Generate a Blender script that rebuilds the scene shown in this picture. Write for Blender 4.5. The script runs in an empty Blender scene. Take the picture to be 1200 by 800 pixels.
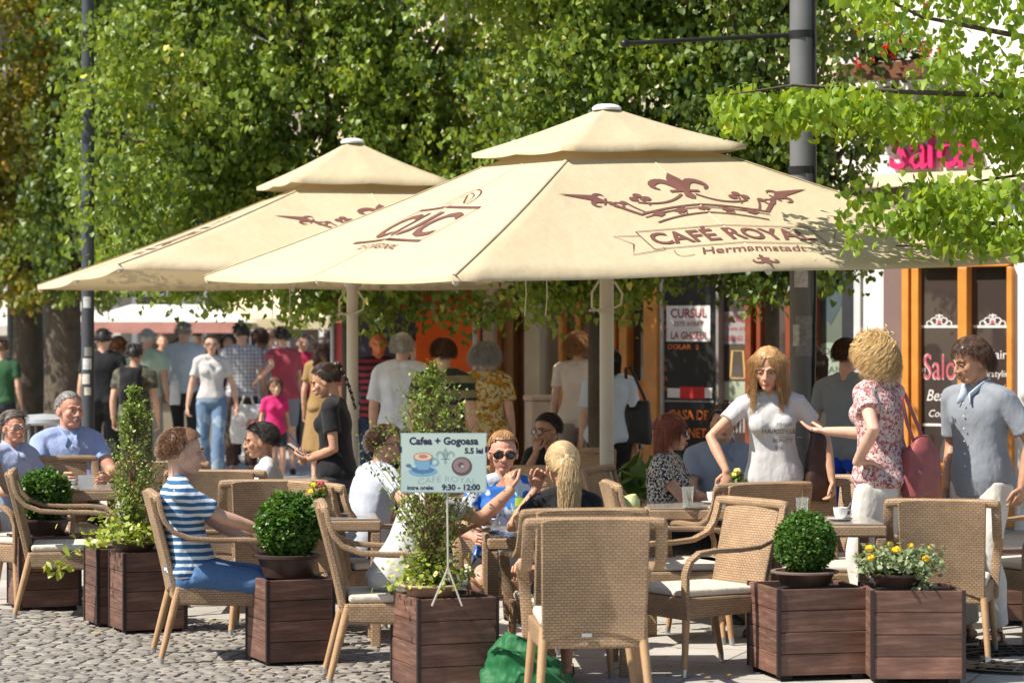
import bpy, bmesh, math, random
import numpy as np
from mathutils import Vector, Matrix, noise as mnoise
from mathutils.bvhtree import BVHTree
R = math.radians
random.seed(7)
rng = np.random.default_rng(11)
SC = bpy.context.scene
COL = SC.collection

# ------------------------------------------------------------------ camera
FPX = 3200.0            # focal length in photo pixels (photo 1200 x 800)
CAMZ = 1.73
HOR = 387.0
cd = bpy.data.cameras.new("camera")
cam = bpy.data.objects.new("camera", cd)
COL.objects.link(cam)
cam.location = (0, 0, CAMZ)
cam.rotation_euler = (R(90), 0, 0)
cd.sensor_fit = 'HORIZONTAL'
cd.sensor_width = 36.0
cd.lens = 36.0 * FPX / 1200.0
cd.shift_y = -13.0 / 1200.0
cd.clip_start = 0.5
cd.clip_end = 600
cd.dof.use_dof = True
cd.dof.focus_distance = 15.5
cd.dof.aperture_fstop = 3.6
SC.camera = cam
# ------------------------------------------------------------------ sky and sun
SUN = Vector((-0.585, -0.25, 0.77)).normalized()      # towards the sun
world = bpy.data.worlds.new("World")
SC.world = world
world.use_nodes = True
wn = world.node_tree.nodes; wl = world.node_tree.links
wn.clear()
sky = wn.new('ShaderNodeTexSky')
sky.sky_type = 'NISHITA'
sky.sun_disc = False
sky.sun_elevation = math.asin(SUN.z)
sky.sun_rotation = math.atan2(SUN.x, SUN.y)
bgn = wn.new('ShaderNodeBackground')
bgn.inputs[1].default_value = 0.085
won = wn.new('ShaderNodeOutputWorld')
wl.new(sky.outputs[0], bgn.inputs[0]); wl.new(bgn.outputs[0], won.inputs[0])
sd = bpy.data.lights.new("sun", 'SUN')
sd.energy = 5.0
sd.angle = R(0.5)
sd.color = (1.0, 0.93, 0.82)
sun = bpy.data.objects.new("sun", sd)
COL.objects.link(sun)
sun.rotation_euler = SUN.to_track_quat('Z', 'Y').to_euler()
vs = SC.view_settings
vs.view_transform = 'Standard'
vs.look = 'None'
vs.exposure = 0.72
vs.gamma = 1.0
vs.use_curve_mapping = False
SC.render.engine = 'CYCLES'

# ------------------------------------------------------------------ placing
def W(px, py, d):
    return Vector(((px - 600.0) * d / FPX, d, CAMZ - (py - HOR) * d / FPX))
def D(p):               # pixels per metre -> distance
    return FPX / p
def X(px, d):
    return (px - 600.0) * d / FPX
def srgb(r, g, b):
    def f(c):
        c /= 255.0
        return c / 12.92 if c <= 0.04045 else ((c + 0.055) / 1.055) ** 2.4
    return (f(r), f(g), f(b), 1.0)

# ------------------------------------------------------------------ objects
def tag(o, label=None, cat=None, group=None, kind=None):
    if label: o['label'] = label
    if cat: o['category'] = cat
    if group: o['group'] = group
    if kind: o['kind'] = kind
    return o
def empty(name, loc, rz=0.0, label=None, cat=None, group=None, kind=None):
    o = bpy.data.objects.new(name, None)
    COL.objects.link(o)
    o.empty_display_size = 0.2
    o.location = loc
    o.rotation_euler = (0, 0, rz)
    return tag(o, label, cat, group, kind)
def kids(o):
    return [c for c in list(bpy.data.objects) if c.parent == o]
def copy_tree(o, parent=None, _k=None):
    if _k is None:
        _k = {}
        for c in bpy.data.objects:
            if c.parent: _k.setdefault(c.parent.name, []).append(c)
    c = o.copy(); COL.objects.link(c); c.parent = parent
    for ch in _k.get(o.name, []):
        copy_tree(ch, c, _k)
    return c

class MB:
    """mesh collector: lists of vertices, faces and material slots"""
    def __init__(s):
        s.v = []; s.f = []; s.m = []; s.n = 0
    def add(s, v, f, m=0):
        v = np.asarray(v, float).reshape(-1, 3)
        o = s.n
        s.v.append(v); s.n += len(v)
        s.f.extend([tuple(i + o for i in q) for q in f])
        s.m.extend([m] * len(f))
        return s
    def box(s, c, d, rot=None, m=0):
        x, y, z = d[0] / 2, d[1] / 2, d[2] / 2
        v = np.array([(-x,-y,-z),(x,-y,-z),(x,y,-z),(-x,y,-z),(-x,-y,z),(x,-y,z),(x,y,z),(-x,y,z)])
        if rot is not None:
            v = v @ np.array(rot.to_3x3() if hasattr(rot, 'to_3x3') else rot).T
        f = [(0,3,2,1),(4,5,6,7),(0,1,5,4),(1,2,6,5),(2,3,7,6),(3,0,4,7)]
        return s.add(v + np.array(c), f, m)
    def tube(s, pts, rad, n=10, m=0, cap=True, right=None, dome=False, sq=2.0):
        """loft round or elliptical sections along pts; rad float, list of floats or of (rx, ry)"""
        P = np.asarray(pts, float); k = len(P)
        if np.isscalar(rad): rad = [rad] * k
        rad = [(r, r) if np.isscalar(r) else tuple(r) for r in rad]
        T = np.zeros_like(P)
        T[1:-1] = P[2:] - P[:-2]; T[0] = P[1] - P[0]; T[-1] = P[-1] - P[-2]
        T /= np.linalg.norm(T, axis=1)[:, None] + 1e-12
        if dome:
            L = list(P); r2 = list(rad)
            a, b = P[0], P[-1]
            pre, prer, post, postr = [], [], [], []
            for t in (0.95, 0.7, 0.35):
                q = math.sqrt(max(0, 1 - t * t))
                pre.append(a - T[0] * min(rad[0]) * t); prer.append((rad[0][0] * q, rad[0][1] * q))
                post.insert(0, b + T[-1] * min(rad[-1]) * t); postr.insert(0, (rad[-1][0] * q, rad[-1][1] * q))
            P = np.array(pre + L + post); rad = prer + r2 + postr; k = len(P)
            T = np.vstack([T[:1]] * 3 + [T] + [T[-1:]] * 3)
        rv = np.array(right if right is not None else ((1, 0, 0) if abs(T[0][0]) < 0.9 else (0, 1, 0)), float)
        ang = np.linspace(0, 2 * math.pi, n, endpoint=False)
        ca, sa = np.cos(ang), np.sin(ang)
        if sq != 2.0:
            ca = np.sign(ca) * np.abs(ca) ** (2 / sq); sa = np.sign(sa) * np.abs(sa) ** (2 / sq)
        V = []
        for i in range(k):
            t = T[i]
            r = rv - t * rv.dot(t)
            ln = np.linalg.norm(r)
            if ln < 1e-6: r = np.array((0, 1, 0)) - t * t[1]; ln = np.linalg.norm(r)
            r /= ln
            if right is None: rv = r
            u = np.cross(t, r)
            V.append(P[i] + np.outer(ca * rad[i][0], r) + np.outer(sa * rad[i][1], u))
        V = np.vstack(V); F = []
        for i in range(k - 1):
            for j in range(n):
                a = i * n + j; b = i * n + (j + 1) % n
                F.append((a, b, b + n, a + n))
        if cap:
            F.append(tuple(range(n - 1, -1, -1)))
            F.append(tuple((k - 1) * n + j for j in range(n)))
        return s.add(V, F, m)
    def lathe(s, prof, c=(0, 0, 0), n=24, m=0, cap=True):
        V = []; k = len(prof)
        for r, z in prof:
            for j in range(n):
                a = 2 * math.pi * j / n
                V.append((c[0] + r * math.cos(a), c[1] + r * math.sin(a), c[2] + z))
        F = []
        for i in range(k - 1):
            for j in range(n):
                a = i * n + j; b = i * n + (j + 1) % n
                F.append((a, b, b + n, a + n))
        if cap:
            if prof[0][0] > 1e-5: F.append(tuple(range(n - 1, -1, -1)))
            if prof[-1][0] > 1e-5: F.append(tuple((k - 1) * n + j for j in range(n)))
        return s.add(V, F, m)
    def ell(s, c, r, rot=None, n=14, k=9, m=0):
        V = []; 
        for i in range(k + 1):
            th = math.pi * i / k
            for j in range(n):
                a = 2 * math.pi * j / n
                V.append((math.sin(th) * math.cos(a), math.sin(th) * math.sin(a), -math.cos(th)))
        V = np.array(V)
        V[:n] = (0, 0, -1); V[-n:] = (0, 0, 1)
        V = V * np.array(r)
        if rot is not None: V = V @ np.array(rot).T
        V = V + np.array(c)
        # merge poles
        V2 = np.vstack([V[:1], V[n:-n], V[-1:]]); F = []
        def idx(i, j): return 1 + (i - 1) * n + j % n
        last = len(V2) - 1
        for j in range(n):
            F.append((0, idx(1, j + 1), idx(1, j)))
            F.append((last, idx(k - 1, j), idx(k - 1, j + 1)))
        for i in range(1, k - 1):
            for j in range(n):
                F.append((idx(i, j), idx(i, j + 1), idx(i + 1, j + 1), idx(i + 1, j)))
        return s.add(V2, F, m)
    def poly(s, pts, z0, z1, m=0):
        """extrude a 2-D outline (x, y) between z0 and z1"""
        n = len(pts)
        v = [(x, y, z0) for x, y in pts] + [(x, y, z1) for x, y in pts]
        f = [tuple(range(n - 1, -1, -1)), tuple(range(n, 2 * n))]
        for i in range(n):
            j = (i + 1) % n
            f.append((i, j, j + n, i + n))
        return s.add(v, f, m)
    def merge(s, o, M=None, m=None):
        if not o.v: return s
        v = np.vstack(o.v)
        if M is not None:
            M = np.array(M); v = v @ M[:3, :3].T + M[:3, 3]
        off = s.n; s.v.append(v); s.n += len(v)
        s.f.extend([tuple(i + off for i in q) for q in o.f])
        s.m.extend(o.m if m is None else [m] * len(o.f))
        return s
    def mesh(s, name):
        me = bpy.data.meshes.new(name)
        me.from_pydata(np.vstack(s.v).tolist() if s.v else [], [], s.f)
        return me
    def build(s, name, mats, parent=None, smooth=None, bevel=0, uv=False, loc=None, rz=None, seg=2):
        me = s.mesh(name)
        if not isinstance(mats, (list, tuple)): mats = [mats]
        for mt in mats: me.materials.append(mt)
        me.polygons.foreach_set('material_index', s.m)
        return finish(me, name, parent, smooth, bevel, uv, loc, rz, seg)

def finish(me, name, parent=None, smooth=None, bevel=0, uv=False, loc=None, rz=None, seg=2):
    if uv: box_uv(me)
    if smooth is not None:
        me.shade_smooth()
        if smooth < 179: me.set_sharp_from_angle(angle=R(smooth))
    me.update()
    o = bpy.data.objects.new(name, me)
    COL.objects.link(o)
    if parent is not None: o.parent = parent
    if loc is not None: o.location = loc
    if rz is not None: o.rotation_euler = (0, 0, rz)
    if bevel:
        b = o.modifiers.new('bevel', 'BEVEL'); b.width = bevel; b.segments = seg; b.limit_method = 'ANGLE'
        b.angle_limit = R(40)
    return o
def box_uv(me):
    n = len(me.loops); nv = len(me.vertices)
    co = np.empty(nv * 3); me.vertices.foreach_get('co', co); co = co.reshape(-1, 3)
    vi = np.empty(n, int); me.loops.foreach_get('vertex_index', vi)
    ls = np.empty(len(me.polygons), int); me.polygons.foreach_get('loop_start', ls)
    lt = np.empty(len(me.polygons), int); me.polygons.foreach_get('loop_total', lt)
    nm = np.empty(len(me.polygons) * 3); me.polygons.foreach_get('normal', nm); nm = np.abs(nm.reshape(-1, 3))
    ax = np.repeat(np.argmax(nm * np.array([1.0, 1.15, 0.9]), axis=1), lt)
    c = co[vi]
    uv = np.where((ax == 0)[:, None], c[:, [1, 2]], np.where((ax == 1)[:, None], c[:, [0, 2]], c[:, [0, 1]]))
    l = me.uv_layers.new(name='UVMap')
    l.data.foreach_set('uv', uv.ravel())

# ------------------------------------------------------------------ materials
MATS = {}
class NT:
    def __init__(s, name):
        s.mat = bpy.data.materials.new(name); s.mat.use_nodes = True
        s.n = s.mat.node_tree.nodes; s.l = s.mat.node_tree.links
        s.b = s.n.get('Principled BSDF'); s.out = s.n.get('Material Output')
        s._tc = None
    def node(s, t, **kw):
        nd = s.n.new(t)
        for k, v in kw.items():
            if k.startswith('i_'):
                k2 = k[2:]
                nd.inputs[int(k2) if k2.isdigit() else k2.replace('_', ' ')].default_value = v
            else: setattr(nd, k, v)
        return nd
    def link(s, a, b): s.l.new(a, b)
    def coord(s, kind='Object'):
        if s._tc is None: s._tc = s.node('ShaderNodeTexCoord')
        return s._tc.outputs[kind]
    def mapping(s, scale=(1, 1, 1), kind='Object', rot=(0, 0, 0), loc=(0, 0, 0)):
        m = s.node('ShaderNodeMapping'); m.inputs['Scale'].default_value = scale
        m.inputs['Rotation'].default_value = rot; m.inputs['Location'].default_value = loc
        s.link(s.coord(kind), m.inputs['Vector']); return m.outputs[0]
    def noise(s, vec, scale, detail=4, rough=0.55, out='Fac'):
        t = s.node('ShaderNodeTexNoise'); t.inputs['Scale'].default_value = scale
        t.inputs['Detail'].default_value = detail; t.inputs['Roughness'].default_value = rough
        s.link(vec, t.inputs['Vector']); return t.outputs[out]
    def ramp(s, fac, stops, interp='LINEAR'):
        r = s.node('ShaderNodeValToRGB'); r.color_ramp.interpolation = interp
        e = r.color_ramp.elements
        while len(e) < len(stops): e.new(0.5)
        for i, (p, c) in enumerate(stops):
            e[i].position = p; e[i].color = c if len(c) == 4 else (*c, 1)
        s.link(fac, r.inputs[0]); return r.outputs[0]
    def mix(s, fac, a, b, mode='MIX'):
        m = s.node('ShaderNodeMix'); m.data_type = 'RGBA'; m.blend_type = mode
        for v, i in ((fac, 0), (a, 6), (b, 7)):
            if hasattr(v, 'is_linked') or hasattr(v, 'links'): s.link(v, m.inputs[i])
            else: m.inputs[i].default_value = v
        return m.outputs[2]
    def math(s, op, a, b=0.0, c=None):
        m = s.node('ShaderNodeMath', operation=op)
        for v, i in ((a, 0), (b, 1), (c, 2)):
            if v is None: continue
            if hasattr(v, 'links'): s.link(v, m.inputs[i])
            else: m.inputs[i].default_value = v
        return m.outputs[0]
    def bump(s, h, strength=0.3, dist=0.01):
        b = s.node('ShaderNodeBump'); b.inputs['Strength'].default_value = strength
        b.inputs['Distance'].default_value = dist
        s.link(h, b.inputs['Height']); s.link(b.outputs[0], s.b.inputs['Normal'])
    def base(s, v):
        if hasattr(v, 'links'): s.link(v, s.b.inputs['Base Color'])
        else: s.b.inputs['Base Color'].default_value = v
    def set(s, rough=None, metal=None, spec=None, **kw):
        if rough is not None: s.b.inputs['Roughness'].default_value = rough
        if metal is not None: s.b.inputs['Metallic'].default_value = metal
        if spec is not None: s.b.inputs['Specular IOR Level'].default_value = spec
        for k, v in kw.items(): s.b.inputs[k.replace('_', ' ')].default_value = v
        return s
def c4(c): return (c[0], c[1], c[2], 1.0)
def mul(c, k): return (c[0] * k, c[1] * k, c[2] * k, 1.0)

def plain(name, col, rough=0.6, var=0.12, scale=6, bump=0.15, bscale=40, metal=0.0, spec=0.4, dist=0.004):
    if name in MATS: return MATS[name]
    t = NT(name); v = t.coord()
    nz = t.noise(v, scale, 5)
    t.base(t.ramp(nz, [(0.3, mul(col, 1 - var)), (0.7, mul(col, 1 + var))]))
    t.set(rough=rough, metal=metal, spec=spec)
    if bump: t.bump(t.noise(v, bscale, 4), bump, dist)
    MATS[name] = t.mat; return t.mat
def cloth(name, col, col2=None, pattern=None, freq=30, wr=0.6, rough=0.85, thr=0.5):
    """woven cloth with creases; patterns: stripes, plaid, floral, camo, print"""
    if name in MATS: return MATS[name]
    t = NT(name); v = t.coord()
    nz = t.noise(v, 9, 3)
    b = t.ramp(nz, [(0.3, mul(col, 0.93)), (0.7, mul(col, 1.05))])
    if pattern == 'stripes':
        sx = t.node('ShaderNodeSeparateXYZ'); t.link(v, sx.inputs[0])
        wz = t.math('ADD', sx.outputs[2], t.math('MULTIPLY', t.noise(v, 6, 2), 0.02))
        fr = t.math('FRACT', t.math('MULTIPLY', wz, freq))
        b = t.mix(t.math('GREATER_THAN', fr, thr), b, c4(col2))
    elif pattern == 'plaid':
        sx = t.node('ShaderNodeSeparateXYZ'); t.link(v, sx.inputs[0])
        a1 = t.math('GREATER_THAN', t.math('FRACT', t.math('MULTIPLY', sx.outputs[2], freq)), thr)
        a2 = t.math('GREATER_THAN', t.math('FRACT', t.math('MULTIPLY', sx.outputs[0], freq)), thr)
        b = t.mix(t.math('MULTIPLY', t.math('ADD', a1, a2), 0.5), b, c4(col2))
    elif pattern in ('floral', 'camo', 'print'):
        n2 = t.noise(v, freq, 3 if pattern != 'print' else 1, 0.6)
        b = t.mix(t.ramp(n2, [(thr - 0.02, (0, 0, 0)), (thr + 0.02, (1, 1, 1))]), b, c4(col2))
        if pattern == 'floral':
            n3 = t.noise(t.mapping((1, 1, 1), loc=(3, 5, 1)), freq * 1.4, 2)
            b = t.mix(t.ramp(n3, [(0.57, (0, 0, 0)), (0.6, (1, 1, 1))]), b, mul(col2, 0.45))
    t.base(b); t.set(rough=rough, spec=0.2)
    t.b.inputs['Sheen Weight'].default_value = 0.085
    w1 = t.noise(t.mapping((1, 1, 0.6), rot=(.3, .4, 0)), 8, 3, 0.55); w2 = t.noise(v, 260, 2)
    t.bump(t.math('ADD', w1, t.math('MULTIPLY', w2, 0.03)), wr, 0.035)
    MATS[name] = t.mat; return t.mat
def skin(name, col):
    if name in MATS: return MATS[name]
    t = NT(name); v = t.coord()
    nz = t.noise(v, 14, 4)
    t.base(t.mix(t.ramp(t.noise(v, 38, 3), [(.5, (0, 0, 0)), (.85, (.22, .22, .22))]), t.ramp(nz, [(0.35, mul(col, 0.84)), (0.65, c4((col[0] * 1.08, col[1] * .97, col[2] * 0.93)))]), (col[0] * .95, col[1] * .68, col[2] * .62, 1)))
    t.set(rough=0.48, spec=0.35)
    t.b.inputs['Subsurface Weight'].default_value = 0.08
    t.b.inputs['Subsurface Radius'].default_value = (0.012, 0.005, 0.003)
    t.bump(t.noise(v, 90, 3), 0.1, 0.003)
    MATS[name] = t.mat; return t.mat
def hairmat(name, col, col2=None):
    if name in MATS: return MATS[name]
    t = NT(name); v = t.mapping((110, 110, 10))
    nz = t.noise(v, 2.0, 3)
    t.base(t.ramp(nz, [(0.30, mul(col, 0.85)), (0.5, c4([(a + b) / 2 for a, b in zip(col, col2 or [c * 1.5 for c in col])])), (0.70, c4(col2 or [c * 1.5 for c in col]))]))
    t.set(rough=0.45, spec=0.45)
    t.bump(nz, 0.2, 0.002)
    MATS[name] = t.mat; return t.mat
def glass(name, tint=(0.02, 0.022, 0.024), rough=0.03):
    if name in MATS: return MATS[name]
    t = NT(name); t.base(c4(tint)); t.set(rough=rough, spec=0.8)
    v = t.coord(); t.bump(t.noise(v, 1.4, 2), 0.08, 0.03)
    MATS[name] = t.mat; return t.mat

def emit(name, col, s=1.0):
    t = NT(name); t.base(c4(col)); return t.mat

# ------------------------------------------------------------------ flat drawing (lettering and marks)
TMP = bpy.data.scenes.new('workbench')
def eval_mesh(ob):
    TMP.collection.objects.link(ob)
    vl = TMP.view_layers[0]
    vl.update()
    dg = vl.depsgraph
    me = bpy.data.meshes.new_from_object(ob.evaluated_get(dg), depsgraph=dg)
    TMP.collection.objects.unlink(ob)
    return me
def text2d(s, size=1.0, bold=0.0, shear=0.0, sx=1.0, align='CENTER'):
    """lettering as (verts2d, faces), centred on x = 0 with the baseline at y = 0"""
    cu = bpy.data.curves.new('lettering', 'FONT')
    cu.body = s; cu.size = size; cu.offset = bold; cu.shear = shear
    cu.align_x = align; cu.resolution_u = 3; cu.fill_mode = 'FRONT' if hasattr(cu, 'fill_mode') else None
    ob = bpy.data.objects.new('lettering', cu)
    me = eval_mesh(ob)
    v = np.array([(q.co.x * sx, q.co.y) for q in me.vertices]).reshape(-1, 2)
    f = [tuple(p.vertices) for p in me.polygons]
    bpy.data.meshes.remove(me); bpy.data.objects.remove(ob); bpy.data.curves.remove(cu)
    return v, f
class Flat:
    """2-D drawing: fills and strokes, mapped on to a surface later"""
    def __init__(s): s.v = []; s.f = []; s.m = []; s.n = 0
    def add(s, v, f, m=0, at=(0, 0), k=1.0, lift=0):
        v = np.asarray(v, float) * k + np.array(at)
        s.v.append(np.column_stack([v, np.full(len(v), lift)])); s.f.extend([tuple(i + s.n for i in q) for q in f]); s.n += len(v)
        s.m.extend([m] * len(f)); return s
    def text(s, t, at, size, m=0, bold=0.0, shear=0.0, sx=1.0, arc=0.0, lift=0, align='CENTER'):
        v, f = text2d(t, size, bold, shear, sx, align)
        if arc: v[:, 1] += arc * (v[:, 0] ** 2)
        return s.add(v, f, m, at, 1.0, lift)
    def stroke(s, pts, w, m=0, lift=0, mirror=False):
        P = np.asarray(pts, float); k = len(P)
        if np.isscalar(w): w = [w] * k
        T = np.zeros_like(P); T[1:-1] = P[2:] - P[:-2]; T[0] = P[1] - P[0]; T[-1] = P[-1] - P[-2]
        T /= np.linalg.norm(T, axis=1)[:, None] + 1e-9
        N = np.column_stack([-T[:, 1], T[:, 0]]) * (np.array(w)[:, None] / 2)
        V = np.vstack([P - N, P + N]); F = [(i, i + 1, i + 1 + k, i + k) for i in range(k - 1)]
        s.add(V, F, m, lift=lift)
        if mirror:
            V2 = V.copy(); V2[:, 0] *= -1; s.add(V2, [tuple(reversed(q)) for q in F], m, lift=lift)
        return s
    def fill(s, pts, m=0, lift=0, mirror=False, at=(0, 0), k=1.0):
        v = np.asarray(pts, float) * k + np.array(at)
        s.add(v, [tuple(range(len(v)))], m, lift=lift)
        if mirror:
            v = v.copy(); v[:, 0] *= -1
            s.add(v, [tuple(range(len(v) - 1, -1, -1))], m, lift=lift)
        return s
    def disc(s, c, r, m=0, n=20, lift=0, ry=None):
        ry = r if ry is None else ry
        return s.fill([(c[0] + r * math.cos(2 * math.pi * i / n), c[1] + ry * math.sin(2 * math.pi * i / n)) for i in range(n)], m, lift)
    def ring(s, c, r, w, m=0, n=24, ry=None, a0=0, a1=360, lift=0):
        ry = r if ry is None else ry
        return s.stroke([(c[0] + r * math.cos(R(a0 + (a1 - a0) * i / n)), c[1] + ry * math.sin(R(a0 + (a1 - a0) * i / n))) for i in range(n + 1)], w, m, lift)
    def arrays(s): return np.vstack(s.v), s.f, s.m
    def build(s, name, mats, parent, mapf):
        v, f, m = s.arrays()
        mb = MB(); mb.add([mapf(*q) for q in v], f); mb.m = list(m)
        return mb.build(name, mats, parent)
def bez(p0, p1, p2, n=10):
    t = np.linspace(0, 1, n)[:, None]
    p0, p1, p2 = map(np.array, (p0, p1, p2))
    return ((1 - t) ** 2 * p0 + 2 * t * (1 - t) * p1 + t * t * p2).tolist()
FLEUR = ([(0, 1.0), (-.16, .72), (-.2, .5), (-.1, .28), (-.07, .1), (-.12, -.1), (0, -.3), (.12, -.1), (.07, .1), (.1, .28), (.2, .5), (.16, .72)])
def fleur(F, c, k, m=0, ang=0.0, lift=0, flip=1):
    ca, sa = math.cos(ang), math.sin(ang)
    def tr(p): return [(c[0] + k * (x * ca * flip - y * sa), c[1] + k * (x * sa * flip + y * ca)) for x, y in p]
    def fl(p):
        q = tr(p); F.fill(q if flip > 0 else q[::-1], m, lift)
    fl(FLEUR)
    for sg in (-1, 1):
        a = bez((sg * .08, .12), (sg * .2, .75), (sg * .48, .62), 8) + bez((sg * .48, .62), (sg * .75, .45), (sg * .52, .25), 6)[1:]
        F.stroke(tr(a), [k * w for w in (.06, .1, .14, .17, .19, .2, .2, .2, .18, .15, .12, .09, .04)], m, lift)
    fl([(-.34, .1), (.34, .1), (.34, .2), (-.34, .2)])
# ================================================================== ground
def ground_sheet():
    t = NT('plaza_slabs'); v = t.mapping((1, 1, 1), rot=(0, 0, R(19)))
    br = t.node('ShaderNodeTexBrick'); t.link(v, br.inputs['Vector'])
    br.inputs['Scale'].default_value = 1.0; br.inputs['Brick Width'].default_value = .9; br.inputs['Row Height'].default_value = .6
    br.inputs['Mortar Size'].default_value = .008; br.inputs['Mortar Smooth'].default_value = .3
    br.inputs['Color1'].default_value = (.38, .36, .33, 1); br.inputs['Color2'].default_value = (.45, .43, .395, 1)
    br.inputs['Mortar'].default_value = (.15, .14, .13, 1)
    nz = t.noise(t.coord(), 1.3, 6, .65)
    t.base(t.mix(t.ramp(nz, [(.35, (.82, .82, .82)), (.7, (1.08, 1.06, 1.02))]), br.outputs['Color'], br.outputs['Color'], 'MULTIPLY'))
    m2 = t.mix(1.0, br.outputs['Color'], t.ramp(nz, [(.35, (.75, .75, .75)), (.7, (1.1, 1.08, 1.04))]), 'MULTIPLY')
    t.base(m2); t.set(rough=.75)
    t.bump(t.math('ADD', t.math('MULTIPLY', br.outputs['Fac'], -.6), t.noise(t.coord(), 30, 4)), .3, .006)
    mb = MB(); mb.add([(-90, -12, 0), (90, -12, 0), (90, 130, 0), (-90, 130, 0)], [(0, 1, 2, 3)])
    tag(mb.build('ground', t.mat), kind='structure')
ground_sheet()

def cobbles():
    """old street setts: real small stones, slightly domed, in running courses"""
    t = NT('cobble_stone'); v = t.coord()
    at = t.node('ShaderNodeAttribute'); at.attribute_name = 'tone'
    nz = t.noise(v, 22, 5, .65)
    b = t.mix(t.math('MULTIPLY', at.outputs['Fac'], 1.0), (.17, .158, .142, 1), (.33, .305, .27, 1))
    t.base(t.mix(1.0, b, t.ramp(nz, [(.3, (.6, .6, .6)), (.7, (1.15, 1.12, 1.08))]), 'MULTIPLY'))
    t.set(rough=.75); t.bump(t.noise(v, 38, 6, .75), .5, .012)
    rs = random.Random(3)
    V = []; F = []; tone = []
    # area (in front-left of the planters)
    A = Vector((-.62, 11.0)); ang = R(-24); ca, sa = math.cos(ang), math.sin(ang)
    def inside(x, y):
        # terrace edge runs from the front planter to the far-left planter
        yb = 15.9 + max(0, (-.75 - x)) * .42
        return x < -.60 - (y - 13.4) * .02 and y < yb and y > 10.4 and abs(x) < y * .1875 + 1.4
    r = 0; v0 = -16.0
    while v0 < 16:
        h = .062 + rs.random() * .018
        u0 = -16 + rs.random() * .1
        while u0 < 18:
            w = .075 + rs.random() * .06
            uc, vc = u0 + w / 2, v0 + h / 2
            x = uc * ca - vc * sa; y = 14 + uc * sa + vc * ca
            if inside(x, y):
                g = .0035 + rs.random() * .003; zt = .009 + rs.random() * .004; tl = (rs.random() - .5) * .005
                n = len(V)
                w2, h2 = w / 2 - g, h / 2 - g
                pts = [(-w2, -h2), (w2, -h2), (w2, h2), (-w2, h2)]
                for (a, b_) in pts:
                    a += (rs.random() - .5) * .012; b_ += (rs.random() - .5) * .010
                    V.append((x + a * ca - b_ * sa, y + a * sa + b_ * ca, -.01))
                for (a, b_) in pts:
                    a *= .94; b_ *= .92
                    V.append((x + a * ca - b_ * sa, y + a * sa + b_ * ca, zt * .55 + tl * (1 if a > 0 else -1)))
                for (a, b_) in pts:
                    a *= .86; b_ *= .82
                    V.append((x + a * ca - b_ * sa, y + a * sa + b_ * ca, zt + tl * (1 if a > 0 else -1)))
                for k in (0, 4):
                    for i in range(4):
                        j = (i + 1) % 4; F.append((n + k + i, n + k + j, n + k + j + 4, n + k + i + 4))
                F.append((n + 8, n + 9, n + 10, n + 11))
                tone += [min(1, max(0, rs.gauss(.5, .28)))] * 9
            u0 += w
        v0 += h; r += 1
    me = bpy.data.meshes.new('cobbles'); me.from_pydata(V, [], F); me.materials.append(t.mat)
    a = me.attributes.new('tone', 'FLOAT', 'FACE'); a.data.foreach_set('value', tone)
    me.shade_smooth()
    tag(finish(me, 'cobbled_street', smooth=60), kind='structure')
    # sandy joint bed
    mb = MB(); P = [(-.56, 10.4), (-.66, 15.9), (-6, 18.1), (-6, 10.4)]
    mb.add([(x, y, .004) for x, y in P], [tuple(range(len(P)))])
    tag(mb.build('street_bed', plain('joint_sand', (.12, .108, .092), .9, .3, 14, .4, 60)), kind='structure')
cobbles()

# manhole-like iron tree grate on the right
def grate():
    g = empty('tree_grate', W(1205, 767, 14.3).to_3d() * 1.0, 0, 'dark cast iron ring grate set in the terrace floor at the right edge', 'grate')
    g.location.z = 0.005
    mt = plain('cast_iron', (.03, .028, .026), .5, metal=.6)
    mb = MB()
    for r in (.22, .34, .46, .58):
        mb.lathe([(r, 0), (r + .035, 0), (r + .035, .012), (r, .012), (r, 0)], n=48, cap=False)
    for k in range(20):
        a = 2 * math.pi * k / 20
        mb.box((.4 * math.cos(a), .4 * math.sin(a), .006), (.40, .018, .010), Matrix.Rotation(a, 3, 'Z'))
    mb.build('ring_plate', mt, g)
grate()

# ================================================================== shop front on the right
WOOD = plain('orange_varnished_wood', (.66, .26, .05), .35, .18, 5, .15, 30)
WOOD2 = plain('brown_door_wood', (.16, .07, .035), .45, .25, 5, .2, 30)
REDW = plain('red_brown_frame', (.22, .05, .02), .4, .2)
WHITEW = plain('white_plaster', (.74, .72, .68), .9, .05, 3, .2, 25)
CREAM = plain('cream_stone', (.68, .60, .43), .85, .1, 3, .25, 20)
MAUVE = plain('mauve_plaster', (.20, .13, .12), .85, .1)
GLS = glass('shop_glass', (.055, .042, .038))
GLSG = glass('greenish_glass', (.10, .13, .11))
BLK = plain('matt_black', (.012, .012, .012), .5, bump=0)
PINK = plain('magenta_letter', (.62, .03, .15), .35, .08, bump=0)
WPAINT = plain('white_lettering', (.75, .72, .70), .5, .05, bump=0)
DKRED = plain('dark_red_lettering', (.33, .03, .05), .5, bump=0)
ORP = plain('orange_lettering', (.75, .17, .02), .5, bump=0)
SALR = plain('rose_lettering', (.55, .10, .14), .45, bump=0)
F0 = Vector((X(1130, 24.0), 24.0, 0)); SLP = 0.72
FDIR = Vector((-1, SLP, 0)).normalized()          # along the facade, to the far left
FN = Vector((-SLP, -1, 0)).normalized()           # out of the facade, towards the square
FANG = math.atan2(-FDIR.y, -FDIR.x)               # local x runs to the right
def fs(px):
    """facade coordinate (metres, growing to the right) where the sight line px meets the front"""
    a = (px - 600.0) / FPX
    # F0 + s*(-FDIR): x = a*y
    dx, dy = -FDIR.x, -FDIR.y
    return (a * F0.y - F0.x) / (dx - a * dy)
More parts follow.
